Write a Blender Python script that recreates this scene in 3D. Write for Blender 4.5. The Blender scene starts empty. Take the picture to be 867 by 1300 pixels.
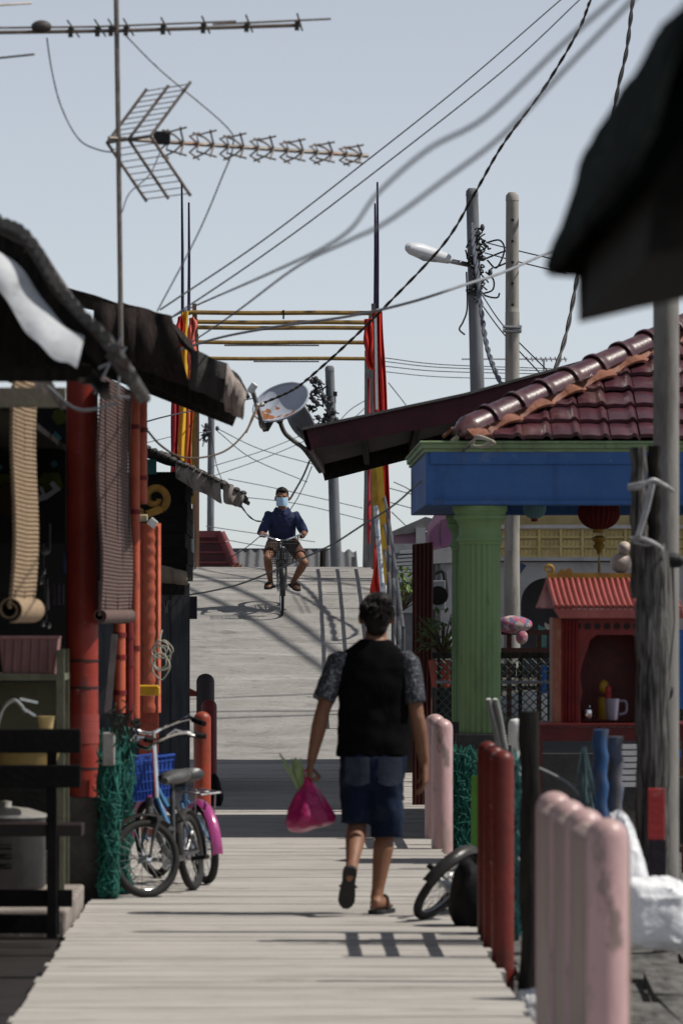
import bpy, bmesh, math, random
from mathutils import Vector, Matrix, noise
V = Vector; R = math.radians; PI = math.pi
rnd = random.Random(11)
sc = bpy.context.scene; COL = sc.collection
# the photograph's long lens: metres from image measurements (x, y) of something standing d metres away
F = 7222.2; HC = 1.6; CX = 350.0; CY = 775.0
def P(x, y, d): return V(((x-CX)*d/F, d, HC+(CY-y)*d/F))
def XX(x, d): return (x-CX)*d/F
def ZZ(y, d): return HC+(CY-y)*d/F

# ---------------------------------------------------------------- materials
MATS = {}
def mat(name, c, c2=None, scale=6, rough=.75, metal=0, bump=.2, stretch=(1,1,1), ramp=(.35,.65), spec=.35,
        dirt=None, dscale=1.5, dramp=(.52,.7), fine=40, trans=0, bdist=.01, coat=0):
    if name in MATS: return MATS[name]
    m = bpy.data.materials.new(name); m.use_nodes = True; MATS[name] = m
    N = m.node_tree.nodes; Lk = m.node_tree.links; N.clear()
    out = N.new('ShaderNodeOutputMaterial'); b = N.new('ShaderNodeBsdfPrincipled')
    Lk.new(b.outputs[0], out.inputs[0])
    if c2 is None: c2 = tuple(min(1, x*.72) for x in c)
    tc = N.new('ShaderNodeTexCoord'); mp = N.new('ShaderNodeMapping'); mp.inputs['Scale'].default_value = stretch
    Lk.new(tc.outputs['Object'], mp.inputs[0])
    n1 = N.new('ShaderNodeTexNoise'); n1.inputs['Scale'].default_value = scale; n1.inputs['Detail'].default_value = 7; n1.inputs['Roughness'].default_value = .62
    Lk.new(mp.outputs[0], n1.inputs['Vector'])
    r1 = N.new('ShaderNodeMapRange'); r1.inputs[1].default_value = ramp[0]; r1.inputs[2].default_value = ramp[1]
    Lk.new(n1.outputs[0], r1.inputs[0])
    mx = N.new('ShaderNodeMix'); mx.data_type = 'RGBA'
    mx.inputs[6].default_value = (*c, 1); mx.inputs[7].default_value = (*c2, 1); Lk.new(r1.outputs[0], mx.inputs[0])
    col = mx.outputs[2]
    if dirt:
        n2 = N.new('ShaderNodeTexNoise'); n2.inputs['Scale'].default_value = dscale; n2.inputs['Detail'].default_value = 9; n2.inputs['Roughness'].default_value = .7
        Lk.new(mp.outputs[0], n2.inputs['Vector'])
        r2 = N.new('ShaderNodeMapRange'); r2.inputs[1].default_value = dramp[0]; r2.inputs[2].default_value = dramp[1]
        Lk.new(n2.outputs[0], r2.inputs[0])
        m2 = N.new('ShaderNodeMix'); m2.data_type = 'RGBA'; Lk.new(r2.outputs[0], m2.inputs[0])
        Lk.new(col, m2.inputs[6]); m2.inputs[7].default_value = (*dirt, 1); col = m2.outputs[2]
    Lk.new(col, b.inputs['Base Color'])
    b.inputs['Metallic'].default_value = metal; b.inputs['Specular IOR Level'].default_value = spec
    if trans: b.inputs['Transmission Weight'].default_value = trans
    if coat: b.inputs['Coat Weight'].default_value = coat; b.inputs['Coat Roughness'].default_value = .12
    rr = N.new('ShaderNodeMapRange'); rr.inputs[3].default_value = max(0, rough-.1); rr.inputs[4].default_value = min(1, rough+.12)
    Lk.new(n1.outputs[0], rr.inputs[0]); Lk.new(rr.outputs[0], b.inputs['Roughness'])
    if bump:
        n3 = N.new('ShaderNodeTexNoise'); n3.inputs['Scale'].default_value = fine; n3.inputs['Detail'].default_value = 5
        Lk.new(mp.outputs[0], n3.inputs['Vector'])
        bp = N.new('ShaderNodeBump'); bp.inputs['Strength'].default_value = bump; bp.inputs['Distance'].default_value = bdist
        Lk.new(n3.outputs[0], bp.inputs['Height']); Lk.new(bp.outputs[0], b.inputs['Normal'])
    return m

# ---------------------------------------------------------------- mesh builder
def frame_of(t, up=V((0,0,1))):
    t = t.normalized()
    if abs(t.dot(up)) > .98: up = V((0,1,0))
    a = up.cross(t).normalized(); b = t.cross(a).normalized()
    return a, b
class MB:
    def __init__(s): s.v = []; s.f = []
    def add(s, vs, fs):
        n = len(s.v); s.v += [V(q) for q in vs]; s.f += [[i+n for i in f] for f in fs]; return s
    def box(s, x0, x1, y0, y1, z0, z1):
        return s.add([(x0,y0,z0),(x1,y0,z0),(x1,y1,z0),(x0,y1,z0),(x0,y0,z1),(x1,y0,z1),(x1,y1,z1),(x0,y1,z1)],
                     [(3,2,1,0),(4,5,6,7),(0,1,5,4),(1,2,6,5),(2,3,7,6),(3,0,4,7)])
    def bpx(s, x0, x1, y0, y1, d, th):
        a = P(x0, y1, d); b = P(x1, y0, d); return s.box(a.x, b.x, d, d+th, a.z, b.z)
    def beam(s, p, q, w, h, up=(0,0,1), w2=None, h2=None):
        p = V(p); q = V(q); a, b = frame_of(q-p, V(up)); w2 = w2 or w; h2 = h2 or h
        vs = []
        for c, ww, hh in ((p, w, h), (q, w2, h2)):
            for sx, sy in ((-1,-1),(1,-1),(1,1),(-1,1)): vs.append(c + a*sx*ww/2 + b*sy*hh/2)
        return s.add(vs, [(3,2,1,0),(4,5,6,7),(0,1,5,4),(1,2,6,5),(2,3,7,6),(3,0,4,7)])
    def tube(s, pts, r, n=8, closed=False, cap=True):
        pts = [V(p) for p in pts]; k = len(pts)
        rs = r if isinstance(r, (list, tuple)) else [r]*k
        a = None; rings = []
        for i, p in enumerate(pts):
            if closed: t = pts[(i+1) % k]-pts[i-1]
            else: t = pts[min(i+1, k-1)]-pts[max(i-1, 0)]
            t.normalize()
            if a is None: a, b = frame_of(t)
            else:
                a = (a - t*a.dot(t))
                if a.length < 1e-6: a, b = frame_of(t)
                a.normalize(); b = t.cross(a)
            rings.append([p + (a*math.cos(2*PI*j/n)+b*math.sin(2*PI*j/n))*rs[i] for j in range(n)])
        vs = [q for rg in rings for q in rg]; fs = []
        for i in range(k if closed else k-1):
            i2 = (i+1) % k
            for j in range(n): fs.append((i*n+j, i*n+(j+1) % n, i2*n+(j+1) % n, i2*n+j))
        if cap and not closed: fs += [tuple(range(n-1, -1, -1)), tuple((k-1)*n+j for j in range(n))]
        return s.add(vs, fs)
    def lathe(s, prof, c=(0,0,0), n=20, M=None, flute=0, nf=0):
        c = V(c); vs = []; fs = []; k = len(prof)
        for r, z in prof:
            for j in range(n):
                a = 2*PI*j/n; rr = r*(1-flute*(.5-.5*math.cos(a*nf))) if flute else r
                q = V((rr*math.cos(a), rr*math.sin(a), z))
                vs.append((M @ q if M else q)+c)
        for i in range(k-1):
            for j in range(n): fs.append((i*n+j, i*n+(j+1) % n, (i+1)*n+(j+1) % n, (i+1)*n+j))
        fs += [tuple(range(n-1, -1, -1)), tuple((k-1)*n+j for j in range(n))]
        return s.add(vs, fs)
    def prism(s, poly, ext):
        poly = [V(p) for p in poly]; e = V(ext); n = len(poly)
        return s.add(poly+[p+e for p in poly], [tuple(range(n-1, -1, -1)), tuple(range(n, 2*n))] + [(i, (i+1) % n, n+(i+1) % n, n+i) for i in range(n)])
    def ppx(s, pts, d, th): return s.prism([P(x, y, d) for x, y in pts], (0, th, 0))
    def grid(s, fn, nu, nv, th=0, keep=None):
        g = [[V(fn(i/nu, j/nv)) for j in range(nv+1)] for i in range(nu+1)]
        vs = [q for r in g for q in r]; fs = []
        idx = lambda i, j: i*(nv+1)+j
        cells = [(i, j) for i in range(nu) for j in range(nv) if keep is None or keep((i+.5)/nu, (j+.5)/nv)]
        for i, j in cells: fs.append((idx(i,j), idx(i+1,j), idx(i+1,j+1), idx(i,j+1)))
        if th:
            N = len(vs); off = []
            for i in range(nu+1):
                for j in range(nv+1):
                    du = g[min(i+1,nu)][j]-g[max(i-1,0)][j]; dv = g[i][min(j+1,nv)]-g[i][max(j-1,0)]
                    nn = du.cross(dv); nn.normalize(); off.append(g[i][j]-nn*th)
            vs += off; cs = set(cells)
            for i, j in cells:
                fs.append((N+idx(i,j+1), N+idx(i+1,j+1), N+idx(i+1,j), N+idx(i,j)))
                for di, dj, a, b in ((-1,0,(i,j),(i,j+1)),(1,0,(i+1,j+1),(i+1,j)),(0,-1,(i+1,j),(i,j)),(0,1,(i,j+1),(i+1,j+1))):
                    if (i+di, j+dj) not in cs: fs.append((idx(*b), idx(*a), N+idx(*a), N+idx(*b)))
        return s.add(vs, fs)
    def ell(s, c, r, M=None, nu=16, nv=10):
        c = V(c); vs = []; fs = []
        for i in range(1, nv):
            t = PI*i/nv
            for j in range(nu):
                a = 2*PI*j/nu; q = V((r[0]*math.sin(t)*math.cos(a), r[1]*math.sin(t)*math.sin(a), -r[2]*math.cos(t)))
                vs.append(c+(M @ q if M else q))
        for i in range(nv-2):
            for j in range(nu): fs.append((i*nu+j, i*nu+(j+1) % nu, (i+1)*nu+(j+1) % nu, (i+1)*nu+j))
        q0 = V((0,0,-r[2])); q1 = V((0,0,r[2])); n = len(vs)
        vs += [c+(M @ q0 if M else q0), c+(M @ q1 if M else q1)]
        for j in range(nu):
            fs.append((n, (j+1) % nu, j)); fs.append((n+1, (nv-2)*nu+j, (nv-2)*nu+(j+1) % nu))
        return s.add(vs, fs)
    def capsule(s, p, q, r1, r2=None, n=12):
        p = V(p); q = V(q); r2 = r2 or r1; t = (q-p).normalized(); pts = []; rs = []
        for k in range(4):
            a = PI/2*(1-k/4+0.0); pts.append(p-t*r1*math.sin(a)); rs.append(max(.0008, r1*math.cos(a)))
        pts.append(p); rs.append(r1); pts.append(q); rs.append(r2)
        for k in range(1, 5):
            a = PI/2*k/4; pts.append(q+t*r2*math.sin(a)); rs.append(max(.0008, r2*math.cos(a)))
        return s.tube(pts, rs, n)
    def loft(s, rings, n=20, pw=1.0):
        # rings: (centre, half-width vector, half-depth vector)
        vs = []; fs = []; k = len(rings)
        for c, a, b in rings:
            c = V(c); a = V(a); b = V(b)
            for j in range(n):
                t = 2*PI*j/n; ct = math.cos(t); st = math.sin(t)
                vs.append(c + a*(abs(ct)**pw)*(1 if ct >= 0 else -1) + b*(abs(st)**pw)*(1 if st >= 0 else -1))
        for i in range(k-1):
            for j in range(n): fs.append((i*n+j, i*n+(j+1) % n, (i+1)*n+(j+1) % n, (i+1)*n+j))
        fs += [tuple(range(n-1, -1, -1)), tuple((k-1)*n+j for j in range(n))]
        return s.add(vs, fs)
    def jitter(s, amp, freq=3):
        s.v = [q + noise.noise_vector(q*freq)*amp for q in s.v]; return s
    def rot(s, M, c=(0,0,0)):
        c = V(c); s.v = [M @ (q-c)+c for q in s.v]; return s
    def build(s, name, m, parent=None, smooth=False, bevel=0, loc=None, remesh=0, sm=0, disp=0, dfreq=9, ang=42):
        if parent is not None:
            o = V((0,0,0)); p = parent
            while p is not None: o = o + p.location; p = p.parent
        elif loc is not None: o = V(loc)
        else:
            lo = [min(q[i] for q in s.v) for i in range(3)]; hi = [max(q[i] for q in s.v) for i in range(3)]
            o = V(((lo[0]+hi[0])/2, (lo[1]+hi[1])/2, lo[2]))
        me = bpy.data.meshes.new(name)
        me.from_pydata([tuple(q-o) for q in s.v], [], s.f); me.validate()
        bm = bmesh.new(); bm.from_mesh(me); bmesh.ops.recalc_face_normals(bm, faces=bm.faces); bm.to_mesh(me); bm.free()
        ob = bpy.data.objects.new(name, me); COL.objects.link(ob)
        if remesh:
            md = ob.modifiers.new('r', 'REMESH'); md.mode = 'VOXEL'; md.voxel_size = remesh
            if sm:
                ms = ob.modifiers.new('s', 'SMOOTH'); ms.iterations = sm; ms.factor = .5
            dg = bpy.context.evaluated_depsgraph_get(); dg.update()
            me2 = bpy.data.meshes.new_from_object(ob.evaluated_get(dg)); ob.modifiers.clear()
            me2.name = name; ob.data = me2; bpy.data.meshes.remove(me); me = me2
            if disp:
                for vv in me.vertices:
                    q = vv.co; vv.co = q + vv.normal*disp*(noise.noise(q*dfreq)+.5*noise.noise(q*dfreq*2.3))
            smooth = True; ang = 75
        me.materials.clear(); me.materials.append(m)
        if smooth:
            for p in me.polygons: p.use_smooth = True
            me.set_sharp_from_angle(angle=R(ang))
        if bevel:
            md = ob.modifiers.new('bevel', 'BEVEL'); md.width = bevel; md.segments = 2; md.limit_method = 'ANGLE'; md.angle_limit = R(50)
        ob.location = o if parent is None else (0,0,0)
        if parent is not None: ob.parent = parent
        return ob
def thing(name, label, cat, loc=(0,0,0), group=None, rotz=0):
    o = bpy.data.objects.new(name, None); COL.objects.link(o); o.location = loc; o.rotation_euler = (0,0,rotz)
    o.empty_display_size = .1
    return tag(o, label, cat, group)
def tag(o, label, cat, group=None):
    o['label'] = label; o['category'] = cat
    if group: o['group'] = group
    return o
def struct(o, kind='structure'): o['kind'] = kind; return o
def copy_tree(o, parent=None):
    c = o.copy(); COL.objects.link(c)
    if parent is not None: c.parent = parent
    for ch in list(o.children): copy_tree(ch, c)
    return c
def spline(pts, n=10):
    # Catmull-Rom through 3-D points
    pts = [V(p) for p in pts]
    if len(pts) < 3: return [pts[0].lerp(pts[-1], i/n) for i in range(n+1)]
    out = []; q = [pts[0]*2-pts[1]]+pts+[pts[-1]*2-pts[-2]]
    for i in range(1, len(q)-2):
        for k in range(n):
            t = k/n; a, b, c, d = q[i-1:i+3]
            out.append(.5*((2*b)+(c-a)*t+(2*a-5*b+4*c-d)*t*t+(3*b-a-3*c+d)*t**3))
    out.append(pts[-1]); return out
def corr(o, U, W, pitch, amp, th=.006, nv=4, rough=0, seed=0, keep=None):
    # corrugated sheet: waves follow W, repeat along U
    o = V(o); U = V(U); W = V(W); n = max(1, round(U.length/pitch)); N = U.cross(W).normalized()
    def fn(u, v):
        q = o+U*u+W*v+N*amp*math.sin(2*PI*n*u)
        if rough: q = q + noise.noise_vector(q*4+V((seed,0,0)))*rough
        return q
    return MB().grid(fn, n*8, nv, th, keep)

def grime(m, c, scale=3, lo=.55, hi=.66, stretch=(1,1,.3), amt=.8):
    # a second layer of stains, streaks or chips with shapes of their own
    N = m.node_tree.nodes; Lk = m.node_tree.links; b = next(n for n in N if n.type == 'BSDF_PRINCIPLED'); src = b.inputs['Base Color'].links[0].from_socket
    tc = N.new('ShaderNodeTexCoord'); mp = N.new('ShaderNodeMapping'); mp.inputs['Scale'].default_value = stretch; mp.inputs['Location'].default_value = (scale, 7.3, 1.7); Lk.new(tc.outputs['Object'], mp.inputs[0])
    n = N.new('ShaderNodeTexNoise'); n.inputs['Scale'].default_value = scale; n.inputs['Detail'].default_value = 10; n.inputs['Roughness'].default_value = .68; Lk.new(mp.outputs[0], n.inputs['Vector'])
    r = N.new('ShaderNodeMapRange'); r.inputs[1].default_value = lo; r.inputs[2].default_value = hi; r.inputs[4].default_value = amt; Lk.new(n.outputs[0], r.inputs[0])
    mx = N.new('ShaderNodeMix'); mx.data_type = 'RGBA'; Lk.new(r.outputs[0], mx.inputs[0]); Lk.new(src, mx.inputs[6]); mx.inputs[7].default_value = (*c, 1); Lk.new(mx.outputs[2], b.inputs['Base Color'])
    return m
# shared materials
wood_grey = mat('weathered_wood', (.15,.142,.135), (.028,.026,.025), 6, .9, stretch=(10,10,.7), bump=1, fine=9, dirt=(.27,.26,.25), dscale=4, dramp=(.56,.66), ramp=(.42,.58), bdist=.02, spec=.15)
wood_dark = mat('dark_wood', (.030,.026,.023), (.010,.009,.008), 5, .85, spec=.15, stretch=(8,8,1), bump=.5, fine=14)
black_paint = mat('black_paint', (.006,.006,.007), (.011,.010,.010), 8, .7, spec=.12)
red_paint = mat('red_paint', (.34,.042,.024), (.22,.024,.016), 3, .45, dirt=(.12,.04,.03), dscale=3.5, dramp=(.58,.76), bump=.1)
dark_red = mat('dark_red_paint', (.20,.014,.012), (.12,.010,.010), 4, .5, dirt=(.05,.02,.018), dscale=5)
brick_red = mat('brick_red_paint', (.36,.062,.03), (.27,.045,.025), 4, .45, dirt=(.12,.05,.035), dscale=6)
pink_paint = mat('pink_paint', (.58,.37,.38), (.45,.29,.285), 3, .36, stretch=(1,1,.35), dirt=(.28,.22,.17), dscale=7, dramp=(.5,.74), bump=.25)
grime(pink_paint, (.16,.13,.11), 7, .56, .64, (1,1,.5)); grime(pink_paint, (.36,.33,.26), 3, .5, .62, (1.5,1.5,.15), .7)
grime(red_paint, (.055,.03,.025), 8, .57, .66); grime(red_paint, (.40,.17,.13), 22, .63, .68, (1,1,.6), .7)
grime(brick_red, (.10,.05,.04), 7, .57, .66)
concrete = mat('concrete', (.30,.285,.265), (.20,.19,.18), 4, .9, dirt=(.10,.09,.08), dscale=3, bump=.5, fine=60)
steel = mat('galvanised_steel', (.45,.46,.47), (.30,.31,.32), 8, .42, metal=.85, dirt=(.16,.10,.07), dscale=5, dramp=(.58,.72))
chrome = mat('chrome', (.75,.75,.76), (.6,.6,.6), 10, .16, metal=1, bump=0)
rubber = mat('tyre_rubber', (.012,.012,.012), (.022,.02,.019), 20, .8)
cable_black = mat('cable_black', (.012,.012,.014), (.02,.02,.022), 8, .55, bump=0)
cable_grey = mat('cable_grey', (.26,.27,.30), (.2,.21,.23), 8, .6, bump=0)
white_paint = mat('white_paint', (.76,.76,.75), (.66,.66,.65), 3, .55, dirt=(.38,.36,.33), dscale=4, dramp=(.56,.75))
tar_black = mat('tarred_board', (.008,.008,.009), (.018,.017,.017), 6, .85, spec=.15, stretch=(1,1,3), bump=.5)
gold_paint = mat('gold_paint', (.42,.25,.035), (.25,.13,.02), 7, .45, dirt=(.08,.05,.02), dscale=6)
net_teal = mat('teal_net', (.022,.18,.14), (.010,.075,.06), 15, .7, bump=0)
rope_pale = mat('pale_rope', (.50,.48,.40), (.34,.32,.27), 30, .9, bump=.4)
yellow_plastic = mat('yellow_plastic', (.72,.42,.02), (.6,.32,.02), 5, .4)
# ---------------------------------------------------------------- camera, world, sun
cam = bpy.data.cameras.new('camera'); cam.lens = 200; cam.sensor_width = 36; cam.sensor_fit = 'AUTO'
cam.shift_x = (433.5-CX)/1300; cam.shift_y = (CY-650)/1300; cam.clip_start = .5; cam.clip_end = 4000
cam.dof.use_dof = True; cam.dof.focus_distance = 68; cam.dof.aperture_fstop = 8
co = bpy.data.objects.new('camera', cam); COL.objects.link(co); co.location = (0,0,HC); co.rotation_euler = (R(90),0,0); sc.camera = co
SUN_EL, SUN_AZ = 53, 3     # degrees; azimuth behind the camera's right hand
tosun = V((math.cos(R(SUN_EL))*math.cos(R(SUN_AZ)), -math.cos(R(SUN_EL))*math.sin(R(SUN_AZ)), math.sin(R(SUN_EL))))
sl = bpy.data.lights.new('sun', 'SUN'); sl.energy = 4.4; sl.angle = R(.55); sl.color = (1,.945,.86)
so = bpy.data.objects.new('sun', sl); COL.objects.link(so); so.rotation_euler = tosun.to_track_quat('Z', 'Y').to_euler(); so.location = (20,0,30)
w = bpy.data.worlds.new('World'); sc.world = w; w.use_nodes = True
nt = w.node_tree; bg = nt.nodes['Background']; sky = nt.nodes.new('ShaderNodeTexSky'); sky.sky_type = 'NISHITA'; sky.sun_disc = False
sky.sun_elevation = R(SUN_EL); sky.sun_rotation = math.atan2(tosun.x, tosun.y)
sky.air_density = .6; sky.dust_density = .1; sky.ozone_density = 3; sky.altitude = 0
hs = nt.nodes.new('ShaderNodeHueSaturation'); hs.inputs['Saturation'].default_value = .36      # hazy tropical sky
nt.links.new(sky.outputs[0], hs.inputs['Color']); nt.links.new(hs.outputs[0], bg.inputs[0]); bg.inputs[1].default_value = .105
sc.view_settings.view_transform = 'Standard'; sc.view_settings.look = 'None'; sc.view_settings.gamma = 1; sc.view_settings.exposure = 0
sc.cycles.max_bounces = 6; sc.cycles.use_denoising = True

# ---------------------------------------------------------------- ground, boardwalk, bridge
g = MB(); g.grid(lambda u, v: ((u-.5)*3000, -200+v*2800, -2.3), 2, 2)
struct(g.build('mudflat', mat('mud', (.085,.075,.062), (.045,.04,.035), .8, .6, dirt=(.03,.028,.025)), loc=(0,0,-2.3)))
deck_mat = mat('pale_boards', (.46,.435,.405), (.34,.32,.297), 1.7, .9, stretch=(.45,3.0,1), bump=.5, fine=9, dirt=(.235,.22,.20), dscale=1.6, dramp=(.5,.76), spec=.15, ramp=(.36,.64))
grime(deck_mat, (.13,.124,.115), 9, .60, .68, (.5,2.4,1), .55); grime(deck_mat, (.10,.095,.088), 2.6, .585, .66, (.8,2.2,1), .6); grime(deck_mat, (.56,.535,.50), 3.4, .56, .68, (.35,2.5,1), .6)
def right_edge(d):
    return 1.0 if d < 29 else (1.0+(d-29)*.013 if d < 38.5 else 1.18+min(.22, (d-38.5)*.04))
def left_edge(d): return -1.03
deck = MB(); y = 8.0; k = 0
while y < 61.2:
    wd = rnd.choice((.24,.27,.3,.33)); gap = .001
    if rnd.random() < .08: gap = .007
    h = rnd.uniform(-.002, .002); j0 = rnd.uniform(-.012, .012); j1 = rnd.uniform(-.02, .02); tl = rnd.uniform(-.004,.004)
    x0 = left_edge(y)+j0; x1 = right_edge(y)+j1
    deck.add([(x0,y,-.05),(x1,y+tl,-.05),(x1,y+wd-gap+tl,-.05),(x0,y+wd-gap,-.05),(x0,y,h),(x1,y+tl,h+tl*.4),(x1,y+wd-gap+tl,h+tl*.4),(x0,y+wd-gap,h)],
             [(3,2,1,0),(4,5,6,7),(0,1,5,4),(1,2,6,5),(2,3,7,6),(3,0,4,7)])
    y += wd; k += 1
def add_tint(m, sy, axis='Y', lo=.72, hi=1.12, seed=0.0):
    # each board takes its own tint from its place along the path
    N = m.node_tree.nodes; Lk = m.node_tree.links; b = next(n for n in N if n.type == 'BSDF_PRINCIPLED')
    src = b.inputs['Base Color'].links[0].from_socket
    tc = N.new('ShaderNodeTexCoord'); sp = N.new('ShaderNodeSeparateXYZ'); Lk.new(tc.outputs['Object'], sp.inputs[0])
    mu = N.new('ShaderNodeMath'); mu.operation = 'MULTIPLY'; mu.inputs[1].default_value = sy; Lk.new(sp.outputs[axis], mu.inputs[0])
    fl = N.new('ShaderNodeMath'); fl.operation = 'FLOOR'; Lk.new(mu.outputs[0], fl.inputs[0])
    wn = N.new('ShaderNodeTexWhiteNoise'); wn.noise_dimensions = '1D'; Lk.new(fl.outputs[0], wn.inputs['W'])
    mr = N.new('ShaderNodeMapRange'); mr.inputs[3].default_value = lo; mr.inputs[4].default_value = hi; Lk.new(wn.outputs[0], mr.inputs[0])
    mx = N.new('ShaderNodeMix'); mx.data_type = 'RGBA'; mx.blend_type = 'MULTIPLY'; mx.inputs[0].default_value = 1
    Lk.new(src, mx.inputs[6]); Lk.new(mr.outputs[0], mx.inputs[7]); Lk.new(mx.outputs[2], b.inputs['Base Color'])
add_tint(deck_mat, 1/.9, 'Y', .95, 1.03)
struct(deck.build('boardwalk', deck_mat, loc=(0,0,0)))
st = MB()
for x in (-.95, 0, .95): st.box(x-.06, x+.06, 8, 61, -.22, -.054)
struct(st.build('boardwalk_joists', wood_dark, loc=(0,0,0)))

BR = [(56,0),(59.6,0.0),(61,.07),(62.4,.27),(64,.54),(66,.88),(68,1.21),(70,1.53),(72,1.79),(74,2.0),(76,2.145),(77.5,2.185),(79,2.18),(82,2.05),(86,1.6),(92,.85),(100,.1),(104,0)]
def bridge_z(d):
    for i in range(len(BR)-1):
        if BR[i][0] <= d <= BR[i+1][0]:
            a = BR[max(i-1,0)]; b = BR[i]; c = BR[i+1]; e = BR[min(i+2,len(BR)-1)]
            t = (d-b[0])/(c[0]-b[0]); h = c[0]-b[0]
            m0 = (c[1]-a[1])/(c[0]-a[0])*h; m1 = (e[1]-b[1])/(e[0]-b[0])*h
            return (2*t**3-3*t*t+1)*b[1]+(t**3-2*t*t+t)*m0+(-2*t**3+3*t*t)*c[1]+(t**3-t*t)*m1
    return 0
ramp_mat = mat('ramp_concrete', (.31,.298,.282), (.225,.216,.205), 2.2, .92, stretch=(.55,.9,1), bump=.8, fine=18, dirt=(.165,.157,.148), dscale=2.8, dramp=(.54,.70), bdist=.03, spec=.15)
grime(ramp_mat, (.42,.41,.39), 1.3, .57, .66, (.35,1.6,1), .55); grime(ramp_mat, (.10,.097,.093), 5, .60, .68, (1,1,1), .6)
br = MB()
def brf(u, v):
    d = 59.2+v*44; return (-1.32+u*2.78, d, bridge_z(d)+.006+.006*noise.noise(V((u*4,d*1.3,0))))
br.grid(brf, 12, 110, .16)
struct(br.build('bridge_ramp', ramp_mat, smooth=True, loc=(0,59,0)))
# side platforms of old planks beside the boardwalk
lp = MB(); y = 16
while y < 60:
    lp.box(-4.5, -.93-rnd.random()*.05, y, y+.79, -.10, -.05+rnd.uniform(-.006,.006)); y += .80
struct(lp.build('side_platform', mat('wet_planks', (.022,.02,.02), (.045,.04,.038), 4, .35, stretch=(1,6,1), bump=.4, spec=.4), loc=(-2,16,0)))
rp = MB(); x = 1.10; rr_ = random.Random(4)
while x < 4.6:
    wd = rr_.uniform(.24,.36); y = 16.5+rr_.uniform(0,.8)
    while y < 45:
        l = rr_.uniform(.9,1.7); c = V((x+wd/2, y+l/2, -.10+rr_.uniform(-.03,.03))); M = Matrix.Rotation(rr_.uniform(-.07,.07),3,'Z') @ Matrix.Rotation(rr_.uniform(-.07,.07),3,'Y') @ Matrix.Rotation(rr_.uniform(-.02,.02),3,'X')
        b = MB().box(-wd/2+.012, wd/2-.012, -l/2+.02, l/2-.02, -.03, .02); b.v = [M @ q+c for q in b.v]; rp.add(b.v, b.f); y += l
    x += wd
struct(rp.build('plank_yard', mat('grey_planks', (.17,.165,.155), (.085,.08,.075), 3, .9, stretch=(5,1,1), bump=.6, dirt=(.04,.04,.038), dscale=2.4, dramp=(.5,.66), spec=.15), loc=(2,17,0)))
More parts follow.
